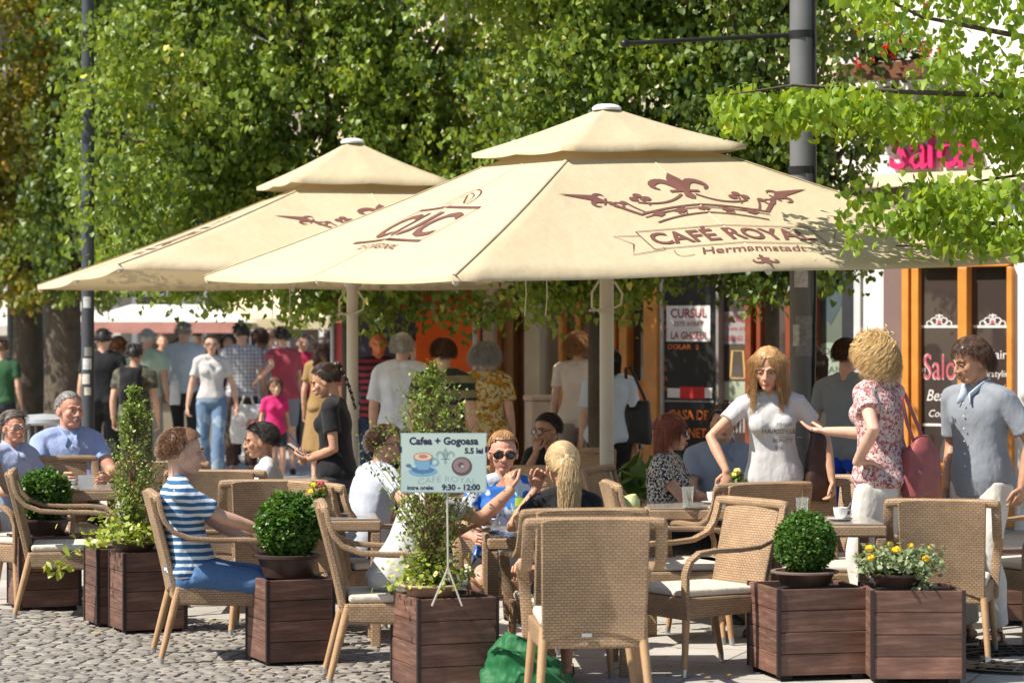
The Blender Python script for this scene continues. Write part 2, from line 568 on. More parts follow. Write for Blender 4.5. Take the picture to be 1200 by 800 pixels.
def fd(px):
    return F0.y + fs(px) * -FDIR.y
def fz(px, py): return CAMZ - (py - HOR) * fd(px) / FPX
class Front:
    """builds pieces in the facade frame: x to the right, y into the wall, z up; px / py name photo columns and rows"""
    def __init__(s, root): s.root = root
    def slab(s, name, mt, px0, px1, z0, z1, y0, y1, parent=None, bevel=0.006):
        a, b = fs(px0), fs(px1); mb = MB()
        mb.box(((a + b) / 2, (y0 + y1) / 2, (z0 + z1) / 2), (b - a, y1 - y0, z1 - z0))
        return mb.build(name, mt, parent or s.root, bevel=bevel)
def front_root(name, label, cat='building'):
    return empty(name, F0, FANG, label, cat)

def salon():
    r = front_root('salon_building', 'white plastered salon shop with orange wooden windows and magenta sign letters')
    f = Front(r)
    # walls (leave the openings)
    f.slab('wall', WHITEW, 1188, 1700, 0, 8, .0, .5, bevel=0)
    f.slab('wall', WHITEW, 1060, 1188, 2.42, 8, .0, .5, bevel=0)
    f.slab('wall', WHITEW, 1010, 1038, 0, 8, .0, .5, bevel=0)
    f.slab('wall', WHITEW, 985, 1060, 3.0, 8, -.02, .48, bevel=0)
    f.slab('pilaster', MAUVE, 1038, 1060, 0, 3.0, -.05, .4)
    f.slab('drainpipe', plain('dark_pipe', (.03, .032, .04), .4), 985, 1010, 0, 3.0, .02, .3)
    f.slab('cornice', CREAM, 985, 1700, 3.0, 3.12, -.16, -.021)
    # the salon window
    w = f.slab('window', WOOD, 1060, 1068, .02, 2.41, -.06, .1)
    def pc(mt, a, b, z0, z1, y0=-.055, y1=.1, nm='frame', bevel=.008): return f.slab(nm, mt, a, b, z0, z1, y0, y1, w, bevel)
    zt = fz(1130, 313); 
    pc(WOOD, 1068.3, 1078, .02, zt + .1, -.03)
    pc(WOOD, 1078.2, 1185, zt, zt + .1)
    pc(WOOD, 1126, 1137, .62, zt - .003, -.07)
    pc(WOOD, 1182.5, 1189, .02, zt - .003)
    pc(WOOD, 1078.2, 1182.3, .46, .56)
    for k in range(3): pc(WOOD, 1078.2, 1182.3, .04 + .14 * k, .17 + .14 * k, -.035 - .0 * k)
    pc(GLS, 1078, 1126, .56, zt, .03, .05, 'pane', 0); pc(GLS, 1137, 1182.5, .56, zt, .03, .05, 'pane', 0)
    # far window to the right, out of frame
    for a, b in ((1215, 1340), (1380, 1500)):
        q = f.slab('window', WOOD, a, b, .5, 2.4, -.04, .06); f.slab('pane', GLS, a + 8, b - 8, .6, 2.3, -.045, -.041, q, 0)
    # painted lettering on the glass
    m = [WPAINT, SALR]
    def lettering(pxc, items, nm='lettering'):
        F = Flat(); items(F)
        d = fd(pxc); k = d / FPX; sx = 1 / math.cos(FANG) 
        x0 = fs(pxc)
        return F.build(nm, m, w, lambda x, y, l: (x0 + x * k * sx * 1.0, .028 - l * .0015, CAMZ - (-y + 0) * k))
    def crest(c):
        def it(F):
            y0 = HOR - 384
            F.fill([(c - 20, y0), (c + 20, y0), (c + 20, y0 + 3), (c - 20, y0 + 3)], 0)
            for q in (-10, 10): F.ring((c + q, y0 + 5), 3.2, 1.2, 0)
            for q in (-5, 5): F.ring((c + q, y0 + 8), 3.8, 1.3, 0)
            F.disc((c, y0 + 8), 3.2, 0); fleur(F, (c, y0 + 11), 6, 0)
            F.disc((c, y0 + 7), 2, 1, lift=1)
        return it
    lettering(1130, crest(-28), 'crest'); lettering(1130, crest(28), 'crest')
    def words(F):
        F.text('Salon', (-22, HOR - 445), 44, 0, bold=.02, sx=.50); F.text('Salon', (-22, HOR - 444), 42, 1, sx=.50, lift=1)
        F.text('de', (-47, HOR - 436), 10, 0)
        F.text('Beauty', (-24, HOR - 470), 19, 0, sx=.7, shear=.3)
        F.text('Coiffure', (-24, HOR - 489), 12, 0, sx=.8, shear=.3)
        F.text('Hair', (32, HOR - 420), 15, 0, sx=.8); F.text('Hairstyling', (30, HOR - 441), 11, 0, sx=.8)
        F.text('Cosmetica', (30, HOR - 456), 9, 0)
        F.fill([(-46, HOR - 500), (-6, HOR - 500), (-6, HOR - 497), (-46, HOR - 497)], 0)
    lettering(1130, words, 'lettering')
    # magenta sign letters on the wall above
    d = fd(1095); sc = d / FPX / math.cos(FANG)
    sgn = empty('shop_sign', F0, FANG, 'magenta raised letters reading Salon on the white wall', 'sign')
    xs = fs(1046)
    for ch, wd in zip('Salon', (22, 18, 11, 21, 20)):
        v, fc = text2d(ch, 66 * d / FPX, .004, 0, .9, 'LEFT')
        mb = MB(); n = len(v); zc = CAMZ - (197 - HOR) * d / FPX
        mb.add([(xs + a, -.10, zc + b) for a, b in v], fc)
        mb.add([(xs + a, -.03, zc + b) for a, b in v], [tuple(reversed(q)) for q in fc])
        # sides
        cnt = {}
        for q in fc:
            for i in range(len(q)):
                e = (q[i], q[(i + 1) % len(q)]); cnt[e] = cnt.get(e, 0) + 1
        mb.add([(xs + a, -.10, zc + b) for a, b in v] + [(xs + a, -.03, zc + b) for a, b in v], [(e[1], e[0], e[0] + n, e[1] + n) for e in cnt if (e[1], e[0]) not in cnt])
        mb.build('letter', PINK, sgn); xs += wd * sc
    # flower box on the balcony above
    return r
salon()

def exchange():
    r = front_root('exchange_building', 'money exchange office with orange door frames, dark shop windows and rate posters')
    f = Front(r)
    f.slab('wall', CREAM, 640, 985, 2.75, 9, .0, .5, bevel=0)
    f.slab('cornice', CREAM, 640, 984, 2.75, 2.9, -.14, -.003)
    f.slab('backing', BLK, 655, 984, 0, 2.74, .32, .5, bevel=0)
    def win(a, b, z0, z1, mt=GLS, nm='pane'): return f.slab(nm, mt, a, b, z0, z1, .10, .13, bevel=0)
    # greenish window with the round sign
    p1 = win(955, 984, .05, 2.7, GLSG); f.slab('frame', REDW, 949, 956, 0, 2.72, 0, .2)
    f.slab('door_frame', plain('white_post', (.6, .6, .6)), 1002, 1010, 0, 2.9, -.03, -.001)
    F = Flat(); k = fd(965) / FPX; x0 = fs(965); sx = 1 / math.cos(FANG)
    F.disc((0, -58), 26, 0, 36, ry=44)
    for i, (tx, yy) in enumerate((('GLOBAL', -28), ('EXCHANGE', -50), ('MONEY', -72))): F.text(tx, (0, yy), 11, 1, lift=1, bold=.0)
    F.fill([(-12, 68), (8, 74), (14, 30), (2, 6), (-10, 24)], 2)
    F.build('sign_print', [plain('pale_green_print', (.30, .36, .28), .5, bump=0), plain('dark_green_print', (.05, .09, .07), .5, bump=0), plain('dark_print', (.06, .09, .10), .5)], p1, lambda x, y, l: (x0 + x * k * sx, .097 - l * .002, CAMZ + y * k))
    # middle windows
    f.slab('frame', REDW, 874, 881, 0, 2.73, -.02, .2); f.slab('frame', REDW, 886, 891, 0, 2.73, 0, .2)
    f.slab('frame', REDW, 920, 926, 0, 2.73, 0, .2); win(891, 920, .3, 2.7); win(926, 949, .3, 2.7)
    f.slab('lower_panel', REDW, 874, 949, 0, .3, .03, .2)
    p2 = win(842, 874, .05, 2.72)
    # display behind the glass, plus the poster's reflection painted as mirrored print
    k2 = fd(858) / FPX; x2 = fs(858)
    F = Flat()
    F.fill([(-15, -40), (14, -40), (14, -18), (-15, -18)], 0)
    for i in range(7): F.fill([(-14 + i * 4, -78), (-12 + i * 4, -78), (-12 + i * 4, -42), (-14 + i * 4, -42)], 1)
    F.stroke([(-8, -14), (-6, 18), (6, 18), (8, -14), (-8, -14)], 2.2, 2)
    F.fill([(-16, 26), (14, 26), (14, 64), (-16, 64)], 1)
    v, fc = text2d('CURSUL', 11, .3, 0, .8); v[:, 0] *= -1; F.add(v, [q[::-1] for q in fc], 3, (-1, 52), lift=1)
    v, fc = text2d('ESTE AFISAT', 5, .1, 0, .9); v[:, 0] *= -1; F.add(v, [q[::-1] for q in fc], 3, (-1, 42), lift=1)
    v, fc = text2d('LA GHISEU!', 8, .2, 0, .8); v[:, 0] *= -1; F.add(v, [q[::-1] for q in fc], 3, (-1, 30), lift=1)
    F.build('display_and_reflection', [plain('pale_mint', (.36, .42, .30)), plain('paper_and_reflection', (.30, .28, .28)), plain('ochre_frame', (.5, .33, .1)), plain('reflected_print', (.35, .08, .10))], p2, lambda x, y, l: (x2 + x * k2 * sx, .097 - l * .002, CAMZ + (y - 42) * k2))
    # black rate board with posters
    b = f.slab('rate_board', BLK, 777, 838, .1, 2.72, .02, .1)
    f.slab('frame', plain('grey_post', (.25, .22, .2)), 838.5, 842, 0, 2.73, 0, .15)
    k3 = fd(808) / FPX; x3 = fs(808); PM3 = [WPAINT, DKRED, ORP, plain('red_sticker', (.6, .03, .03), bump=0), plain('grey_line', (.3, .3, .3), bump=0)]
    def pb(F, nm): F.build(nm, PM3, b, lambda x, y, l: (x3 + x * k3 * sx, .016 - l * .002, CAMZ + (y - 38) * k3))
    F = Flat()
    F.fill([(-27, 25), (22, 25), (22, 67), (-27, 67)], 0)
    F.text('CURSUL', (-2, 53), 15, 1, bold=.35, sx=.74, lift=1); F.text('ESTE AFISAT', (-2, 43), 7.5, 1, bold=.1, sx=.8, lift=1); F.text('LA GHISEU!', (-2, 28), 12, 1, bold=.3, sx=.66, lift=1)
    pb(F, 'poster'); F = Flat()
    F.text('DOLAR  $', (-8, 16), 8, 2, bold=.1)
    for i, q in enumerate('EURO LIRA'): F.text(q, (-28, 62 - i * 12), 9, 2)
    pb(F, 'rate_lettering'); F = Flat()
    F.fill([(-26, -41), (-12, -41), (-12, -30), (-26, -30)], 0); F.fill([(-12, -42), (16, -42), (16, -28), (-12, -28)], 3); F.fill([(16, -41), (24, -41), (24, -29), (16, -29)], 0)
    F.fill([(-32, -46), (26, -46), (26, -44), (-32, -44)], 4)
    pb(F, 'sticker'); F = Flat()
    F.text('CASA DE', (-2, -66), 15, 2, bold=.35, sx=.74); F.text('AMANET', (-4, -87), 15, 2, bold=.35, sx=.72)
    F.fill([(14, -112), (24, -105), (14, -98), (14, -102), (4, -102), (4, -108), (14, -108)], 2)
    pb(F, 'pawn_sign')
    f.slab('frame', plain('pale_edge', (.5, .47, .42)), 773, 776.8, 0, 2.74, -.01, .15)
    f.slab('door_frame', WOOD, 757, 772.5, 0, 2.74, -.05, .2)
    win(736, 757, .6, 2.72); f.slab('lower_panel', WOOD, 736, 756.6, 0, .6, .02, .2)
    f.slab('lower_panel', plain('orange_panel', (.70, .22, .02), .4), 738, 755, .95, 1.25, .07, .098, bevel=0)  # plain orange panel in front of the pane
    f.slab('door_frame', WOOD, 727, 736, 0, 2.74, -.03, .2); f.slab('door_frame', WOOD, 716, 723, 0, 2.74, -.04, .2)
    win(690, 716, .1, 2.72); f.slab('door', WOOD2, 660, 690, 0, 2.74, .05, .2)
    f.slab('door_frame', WOOD, 656, 661, 0, 2.74, -.03, .2); f.slab('door_frame', WOOD, 672, 678, .1, 2.7, .02, .1)
    return r
exchange()

def side_house():
    r = front_root('pale_house', 'cream house with brown timber doors beyond the exchange office')
    f = Front(r)
    f.slab('wall', CREAM, 370, 639, 2.9, 9, .0, .5, bevel=0)
    f.slab('backing', WOOD2, 370, 639, 0, 2.89, .3, .5, bevel=0)
    f.slab('column', CREAM, 621, 639, 0, 2.89, -.10, .29); f.slab('column', CREAM, 562, 584, 0, 2.89, -.08, .29)
    f.slab('column', CREAM, 500, 520, 0, 2.89, -.08, .29)
    f.slab('door', WOOD2, 600, 620, 0, 2.6, .1, .28); f.slab('door_frame', plain('tan_wood', (.36, .2, .08)), 584, 600, 0, 2.7, .02, .2)
    f.slab('door_frame', WOOD, 584, 587, 0, 2.7, -.02, .019)
    f.slab('door', WOOD2, 521, 561, 0, 2.7, .12, .28)
    for i in range(4):
        q = f.slab('window', WHITEW, 380 + i * 70, 415 + i * 70, 4.2, 6.2, -.03, .1); f.slab('pane', GLS, 383 + i * 70, 412 + i * 70, 4.3, 6.1, -.04, -.033, q, 0)
side_house()
def low_pillar():
    r = empty('stone_bollard', (X(630, 24.6), 24.6, 0), R(20), 'pale square stone pillar beside the cream column', 'bollard')
    mb = MB(); mb.box((0, 0, .55), (.18, .18, 1.1)); mb.build('shaft', plain('pink_stone', (.5, .38, .3)), r, bevel=.02)
    mb = MB(); mb.box((0, 0, 1.125), (.21, .21, .05)); mb.build('cap', plain('pink_stone', (.5, .38, .3)), r, bevel=.015)
low_pillar()
def geraniums():
    d = fd(1035) - .45; c = W(1035, 60, d)
    r = empty('flower_box', c, FANG, 'window box of red geraniums on the upper wall of the salon', 'flower box')
    mb = MB(); mb.box((0, 0, -.18), (.85, .2, .16)); mb.build('trough', WOOD2, r, bevel=.01)
    leaf, fl = MB(), MB()
    for i in range(420):
        p = rng.normal(size=3) * (.22, .08, .13); q = Matrix.Rotation(rng.uniform(0, 6), 3, 'Z') @ Matrix.Rotation(rng.uniform(0, 1.4), 3, 'X')
        leaf.add((np.array([(-.03, -.03, 0), (.03, -.03, .005), (.035, .03, 0), (-.03, .03, .008)]) @ np.array(q).T) + p, [(0, 1, 2, 3)])
    for i in range(34):
        p = rng.normal(size=3) * (.25, .09, .17) + (0, -.04, .03)
        for j in range(14):
            a = p + rng.normal(size=3) * .022
            q = Matrix.Rotation(rng.uniform(0, 6), 3, 'Z') @ Matrix.Rotation(rng.uniform(0, 1.6), 3, 'X')
            fl.add((np.array([(-.017, -.017, 0), (.017, -.017, .003), (.017, .017, 0), (-.017, .017, .004)]) @ np.array(q).T) + a, [(0, 1, 2, 3)])
    leaf.build('leaves', plain('geranium_leaf', (.06, .12, .03), .5), r)
    fl.build('blossoms', plain('geranium_red', (.75, .03, .02), .5), r)
geraniums()

# ================================================================== far side of the square
def far_building(px0, px1, d, col, label, nwin):
    a, b = X(px0, d), X(px1, d); w = b - a
    r = empty('town_house', ((a + b) / 2, d, 0), 0, label, 'building')
    mb = MB(); mb.box((0, 2, 5.5), (w, 4, 11)); mb.build('wall', plain(label[:14], col, .9, .08, 2), r)
    mb = MB(); mb.add([(-w / 2 - .3, -.4, 11), (w / 2 + .3, -.4, 11), (w / 2 + .3, 4.4, 11), (-w / 2 - .3, 4.4, 11), (-w / 2 - .3, 2, 13.5), (w / 2 + .3, 2, 13.5)], [(0, 1, 5, 4), (2, 3, 4, 5), (1, 2, 5), (3, 0, 4), (0, 3, 2, 1)])
    mb.build('roof', plain('roof_tile', (.28, .09, .05), .8, .3, 20), r)
    for fl in range(3):
        for i in range(nwin):
            x = -w / 2 + (i + .5) * w / nwin; z = 1.5 + fl * 3.3
            mb = MB(); h = 1.7 if fl else 2.2
            mb.box((x, -.03, z), (1.2, .14, h)); q = mb.build('window', WHITEW, r)
            mb = MB(); mb.box((x, -.09, z), (.95, .03, h - .25)); mb.build('pane', GLS, q)
far_building(-420, 60, 58, (.36, .30, .22), 'ochre town house on the far side of the square left', 5)
far_building(66, 470, 60, (.42, .38, .30), 'pale beige town house closing the far side of the square', 5)

def orange_stall():
    d = 26.3
    r = empty('orange_stall', (X(478, d), d, 0), R(-4), 'bright orange market stall with a sloping canopy', 'stall')
    OR = plain('orange_canvas', (.80, .13, .01), .6, .1); w = .72
    mb = MB(); mb.box((.38, .1, 1.2), (.62, .06, 1.45)); mb.build('side_panel', OR, r)
    mb = MB(); mb.box((-.0, .75, 1.1), (1.4, .06, 2.1)); mb.build('back_panel', plain('dark_back', (.05, .05, .08)), r)
    mb = MB(); mb.add([(-w, -.4, 1.93), (w, -.4, 1.93), (w, -.4, 2.08), (-w, -.4, 2.08), (w, .9, 2.5), (-w, .9, 2.5)], [(0, 1, 2, 3), (3, 2, 4, 5), (1, 0, 5, 4)])
    cn = mb.build('canopy', OR, r)
    F = Flat(); F.text('CAFEA INGHETATA', (-.15, 1.965), .075, 0, bold=.004)
    F.build('lettering', [plain('blue_print', (.05, .08, .3), bump=0)], cn, lambda x, y, l: (x, -.404, y))
    for x in (-w + .04, w - .04):
        mb = MB(); mb.tube([(x, -.35, 0), (x, -.35, 1.95)], .025); mb.build('post', plain('steel', (.4, .4, .42), .4, metal=.7), r)
    mb = MB(); mb.box((-.28, .25, .5), (.75, .4, 1.0)); mb.build('counter', plain('white_counter', (.55, .55, .55)), r)
    mb = MB(); mb.box((-.6, -.33, 1.5), (.2, .02, .6)); mb.build('pink_panel', plain('pink_panel', (.7, .12, .14)), r)
orange_stall()
def awning_stall(px, d, w, label, col, yt, ye, trim=None):
    r = empty('market_stall', (X(px, d), d, 0), 0, label, 'stall', 'market stalls across the square')
    zt = CAMZ - (yt - HOR) * d / FPX; ze = CAMZ - (ye - HOR) * d / FPX
    cv = plain('canvas_' + label[:8], col, .8, .05, 4)
    mb = MB(); h = w / 2; dd = 1.2
    mb.add([(-h, -dd, ze), (h, -dd, ze), (h, dd, ze), (-h, dd, ze), (-h * .45, 0, zt), (h * .45, 0, zt)], [(0, 1, 5, 4), (1, 2, 5), (2, 3, 4, 5), (3, 0, 4)])
    c = mb.build('canopy', cv, r)
    mb = MB(); mb.box((0, -dd - .01, ze - .07), (w, .015, .16)); mb.build('valance', trim or cv, c)
    for sx in (-1, 1):
        for sy in (-1, 1):
            mb = MB(); mb.tube([(sx * (h - .05), sy * (dd - .05), 0), (sx * (h - .05), sy * (dd - .05), ze)], .025, 8); mb.build('post', plain('steel', (.4, .4, .42)), r)
    mb = MB(); mb.box((0, -.5, .45), (w * .85, .7, .9)); mb.build('counter', plain('counter_' + label[:5], (.28, .24, .18)), r, bevel=.01)
    for i in range(6):
        mb = MB(); mb.ell((-w * .38 + i * w * .15, -.5, .97), (.13, .2, .09)); mb.build('produce', plain('produce_%d' % (i % 3), ((.10, .22, .03), (.5, .12, .03), (.35, .28, .05))[i % 3]), r)
awning_stall(198, 40, 2.5, 'white market stall canopy with a red trimmed edge', (.75, .72, .66), 357, 378, plain('red_trim', (.62, .3, .25)))
awning_stall(318, 41.5, 1.9, 'cream market stall canopy behind the shoppers', (.72, .62, .38), 338, 374)
awning_stall(45, 44, 3.0, 'pale market stall canopy between the tree trunks', (.62, .58, .5), 352, 382)
awning_stall(385, 45, 1.6, 'tan market stall canopy left of the orange stall', (.55, .42, .22), 345, 372)

# ================================================================== poles
PM = plain('grey_pole_paint', (.13, .13, .135), .45, .15, 3, .1, 30)
def pole(px, d, dia, label, stick):
    PM = plain('grey_pole_paint', (.13, .13, .135)) if px > 500 else plain('dark_pole_paint', (.05, .055, .065), .4, .15)
    r = empty('lamp_post', (X(px, d), d, 0), 0, label, 'lamp post')
    mb = MB(); mb.lathe([(dia * .9, 0), (dia * .9, .12), (dia * .62, .2), (dia * .5, .3), (dia * .5, 4.15), (dia * .47, 4.2), (dia * .45, 8)], n=28); mb.build('shaft', PM, r, smooth=40)
    for z in (2.83 + 0, CAMZ + (HOR - 45) * d / FPX):
        mb = MB(); mb.lathe([(dia * .5, 0), (dia * .56, 0), (dia * .56, .05), (dia * .5, .05)], (0, 0, z), 28); mb.build('clamp_ring', plain('dark_steel', (.03, .03, .03), .4, metal=.6), r)
    for i, (z, a, w, h, c) in enumerate(stick):
        mb = MB(); n = 6; aw = w / dia * 2
        V = []; 
        for q in range(n + 1):
            aa = -math.pi / 2 + a + aw * (q / n - .5)
            V += [(math.cos(aa) * (dia * .5 + .003), math.sin(aa) * (dia * .5 + .003), z), (math.cos(aa) * (dia * .5 + .003), math.sin(aa) * (dia * .5 + .003), z + h)]
        mb.add(V, [(2 * q, 2 * q + 2, 2 * q + 3, 2 * q + 1) for q in range(n)])
        mb.build('sticker', plain('sticker_%d' % i, c, .6, .3, 40, 0), r)
    return r
p = pole(940, 19.2, .175, 'tall dark grey lamp post rising behind the front parasol with torn stickers', [(2.03, -.2, .10, .12, (.45, .45, .45)), (1.55, .1, .13, .28, (.22, .22, .22)), (1.2, -.3, .06, .08, (.5, .5, .5)), (1.62, -.6, .05, .15, (.5, .48, .45))])
mb = MB(); zb = CAMZ + (HOR - 41) * 19.2 / FPX
mb.tube([(-.09, 0, zb), (-1.24, -.1, zb - .07)], .016, 8); mb.ell((-1.25, -.1, zb - .07), (.035, .03, .03)); mb.build('banner_arm', plain('dark_steel', (.03, .03, .03)), p)
mb = MB(); mb.tube([(.06, -.06, 0.3), (.085, -.06, 2), (.08, -.06, 4.2)], .012, 6); mb.build('cable', plain('dark_steel', (.03, .03, .03)), p)
pole(103, 24.5, .115, 'slim dark lamp post at the left behind the man with the moustache', [(1.93, 0, .07, .1, (.5, .5, .5)), (1.5, .2, .07, .08, (.15, .4, .3)), (1.38, 0, .08, .1, (.45, .5, .55)), (1.25, -.2, .07, .09, (.4, .4, .15)), (1.15, .1, .06, .07, (.5, .45, .4))])
for px, d in ((15, 36.0), (57, 36.4)):
    r = empty('iron_lamp_base', (X(px, d), d, 0), 0, 'black cast iron lamp column %s' % ('at the left edge before the tree trunk' if px < 30 else 'between the two dark tree trunks'), 'lamp post')
    mb = MB(); mb.lathe([(.13, 0), (.13, .55), (.15, .6), (.12, .66), (.11, 1.0), (.13, 1.05), (.09, 1.12), (.075, 1.25), (.075, 2.6), (.05, 3.1)], n=20); mb.build('column', plain('black_cast_iron', (.02, .022, .022), .4, metal=.4), r, smooth=40)
    mb = MB(); mb.lathe([(.05, 3.1), (.16, 3.25), (.2, 3.6), (.08, 3.75), (.01, 3.8)], n=12); mb.build('lantern', plain('lantern_glass', (.4, .4, .36), .2), r)
r = empty('litter_bin', (X(52, 22), 22, 0), 0, 'grey round topped litter bin behind the man with the moustache', 'litter bin')
mb = MB(); mb.lathe([(.2, 0), (.22, .1), (.24, .75)], n=20); mb.build('drum', plain('bin_grey', (.16, .17, .18), .4), r, smooth=40)
mb = MB(); mb.lathe([(.17, .97), (.24, .99), (.235, 1.02), (.14, 1.05), (.01, 1.06)], n=20); mb.build('lid', plain('bin_lid', (.35, .37, .40), .35), r, smooth=40)
for a in (0, 2.1, 4.2):
    mb = MB(); mb.tube([(.19 * math.cos(a), .19 * math.sin(a), .75), (.19 * math.cos(a), .19 * math.sin(a), .98)], .012, 6); mb.build('bracket', plain('bin_grey', (.16, .17, .18)), r)
# ================================================================== trees
def leafmat(name, c0, c1, c2, trans=.35):
    t = NT(name)
    at = t.node('ShaderNodeAttribute'); at.attribute_name = 'tone'
    t.base(t.ramp(at.outputs['Fac'], [(0, c4(c0)), (.55, c4(c1)), (.93, c4(c1)), (1, c4(c2))]))
    t.set(rough=.45, spec=.5)
    tr = t.node('ShaderNodeBsdfTranslucent')
    cc = t.mix(.5, t.ramp(at.outputs['Fac'], [(0, mul(c0, 1.8)), (.6, (c1[0] * 2.4, c1[1] * 2.0, c1[2] * .8, 1)), (1, mul(c2, 1.4))]), (.25, .34, .02, 1))
    t.link(cc, tr.inputs[0])
    mx = t.node('ShaderNodeMixShader'); mx.inputs[0].default_value = trans
    t.link(t.b.outputs[0], mx.inputs[1]); t.link(tr.outputs[0], mx.inputs[2]); t.link(mx.outputs[0], t.out.inputs[0])
    return t.mat
BARK = plain('dark_bark', (.09, .07, .05), .9, .35, 6, .8, 14, dist=.03)
# heart-shaped leaf, folded along the midrib: tip towards -Z
LEAF = np.array([(0, 0, 0), (-.42, 0, .12), (-.5, -.06, -.3), (-.25, -.02, -.75), (0, .10, -.45), (0, .04, -1.05), (.42, 0, .12), (.5, -.06, -.3), (.25, -.02, -.75)])
LEAFF = [(0, 1, 2, 4), (4, 2, 3, 5), (0, 4, 7, 6), (4, 5, 8, 7)]
LEAF1 = np.array([(0, .05, .08), (-.45, -.03, -.15), (-.3, -.02, -.7), (0, .06, -1.0), (.3, -.02, -.7), (.45, -.03, -.15)])
LEAFF1 = [(0, 1, 2, 3), (0, 3, 4, 5)]
def leaves_mesh(name, C, size, tone, mat, parent, down=.8, shape=0, spread=1.0, face=None):
    """C: n x 3 leaf positions"""
    n = len(C); L, LF = (LEAF, LEAFF) if shape == 0 else (LEAF1, LEAFF1)
    az = rng.uniform(0, 2 * math.pi, n); tl = rng.normal(0, .55, n) * spread + (1 - down) * 1.2; rl = rng.normal(0, .5, n) * spread
    sz = size * rng.uniform(.65, 1.25, n)
    ca, sa = np.cos(az), np.sin(az); ct, st = np.cos(tl), np.sin(tl); cr, sr = np.cos(rl), np.sin(rl)
    # R = Rz(az) Rx(tl) Ry(rl)
    Z = np.zeros(n); O = np.ones(n)
    Rz = np.stack([np.stack([ca, -sa, Z], -1), np.stack([sa, ca, Z], -1), np.stack([Z, Z, O], -1)], 1)
    Rx = np.stack([np.stack([O, Z, Z], -1), np.stack([Z, ct, -st], -1), np.stack([Z, st, ct], -1)], 1)
    Ry = np.stack([np.stack([cr, Z, sr], -1), np.stack([Z, O, Z], -1), np.stack([-sr, Z, cr], -1)], 1)
    M = Rz @ Rx @ Ry
    V = np.einsum('nij,kj->nki', M, L) * sz[:, None, None] + C[:, None, :]
    k = len(L); V = V.reshape(-1, 3)
    f = np.array(LF); nf = len(f)
    F = (f[None] + (np.arange(n) * k)[:, None, None]).reshape(-1, 4)
    me = bpy.data.meshes.new(name)
    me.vertices.add(len(V)); me.vertices.foreach_set('co', V.ravel())
    me.loops.add(F.size); me.loops.foreach_set('vertex_index', F.ravel().astype(np.int32))
    me.polygons.add(len(F)); me.polygons.foreach_set('loop_start', np.arange(0, F.size, 4, dtype=np.int32)); me.polygons.foreach_set('loop_total', np.full(len(F), 4, dtype=np.int32))
    me.update(calc_edges=True)
    a = me.attributes.new('tone', 'FLOAT', 'FACE'); a.data.foreach_set('value', np.repeat(np.clip(tone, 0, 1), nf).astype(np.float32))
    me.materials.append(mat)
    o = bpy.data.objects.new(name, me); COL.objects.link(o); o.parent = parent
    return o
def crown_points(n, ctr, rad, z0=None, twig=16, droop=.25, shell=.55, front=.0, lump=1.0):
    """leaf positions: twigs hang from points through a lumpy ellipsoid volume"""
    m = n // twig; out = []
    ctr = np.array(ctr); rad = np.array(rad)
    d = rng.normal(size=(m * 2, 3)); d /= np.linalg.norm(d, axis=1)[:, None]
    keep = rng.uniform(size=len(d)) < (1 - front * np.clip(d[:, 1], 0, 1))      # fewer at the far side
    d = d[keep][:m]
    lum = np.array([mnoise.noise(Vector(q * 2.6) + Vector(ctr)) + .6 * mnoise.noise(Vector(q * 6) + Vector(ctr)) for q in d])
    rr = (shell + (1 - shell) * rng.uniform(size=len(d)) ** .45) * (1 + .36 * lump * lum)
    P = ctr + d * rad * rr[:, None]
    for p, q in zip(P, d):
        if mnoise.noise(Vector(p * 1.5) + Vector((ctr[0], 5, 3))) < (-.09 if ctr[1] > -.7 else -.2): continue
        k = rng.integers(twig - 5, twig + 6)
        L = rng.uniform(.18, .42) ; t = rng.uniform(size=k)
        dirh = np.array((q[0], q[1], 0)) * .6 + rng.normal(size=3) * .35
        pos = p + np.outer(t * L, dirh) + np.outer(t ** 1.5 * L, (0, 0, -droop * 2)) + rng.normal(size=(k, 3)) * (.05, .05, .04)
        out.append(pos)
    o = np.vstack(out)
    if z0 is not None: o = o[o[:, 2] > z0 + rng.uniform(-.12, .25, len(o)) ** 1]
    return o
def branch_mb(mb, a, b, r0, r1, wob=.08, n=6):
    a = np.array(a, float); b = np.array(b, float)
    pts = [a + (b - a) * t + rng.normal(size=3) * wob * math.sin(t * 3.14) for t in np.linspace(0, 1, n)]
    mb.tube(pts, list(np.linspace(r0, r1, n)), 8); return pts
def tree(label, px, d, tr, lobes, n, size, mat, zmin, top, group='lime trees around the square', shell=.5, lean=0, extra=None, twig=16):
    base = Vector((X(px, d), d, 0))
    r = empty('lime_tree', base, 0, label, 'tree', group)
    mb = MB(); fork = zmin + .5
    pts = [(0, 0, 0), (.01, 0, .3), (lean * .3, 0, 1.2), (lean, 0, fork)]
    mb.tube(pts, [tr * 1.35, tr * 1.08, tr, tr * .9], 16)
    tip = np.array((lean, 0, fork))
    for c, rd in lobes:
        branch_mb(mb, tip + (0, 0, -.1), np.array(c) + (0, 0, rd[2] * .1), tr * .55, .02)
        for k in range(5):
            dv = rng.normal(size=3); dv /= np.linalg.norm(dv)
            branch_mb(mb, np.array(c) * .6 + tip * .4, np.array(c) + dv * np.array(rd) * .8, .03, .008, .06)
    branch_mb(mb, tip, (lean, 0, top), tr * .8, .03, .1)
    mb.build('trunk', BARK, r, smooth=60)
    vol = sum(a[1][0] * a[1][2] for a in lobes)
    C = np.vstack([crown_points(int(n * rd[0] * rd[2] / vol), c, rd, zmin, shell=shell, front=.35, twig=twig) for c, rd in lobes])
    if extra is not None: C = np.vstack([C, extra(base)])
    tone = rng.normal(.42 + (.2 if mat == LMY else 0), .22, len(C)) + np.array([.35 * mnoise.noise(Vector(q * 1.3)) for q in C])
    leaves_mesh('crown', C, size, tone, mat, r, spread=.8)
    return r
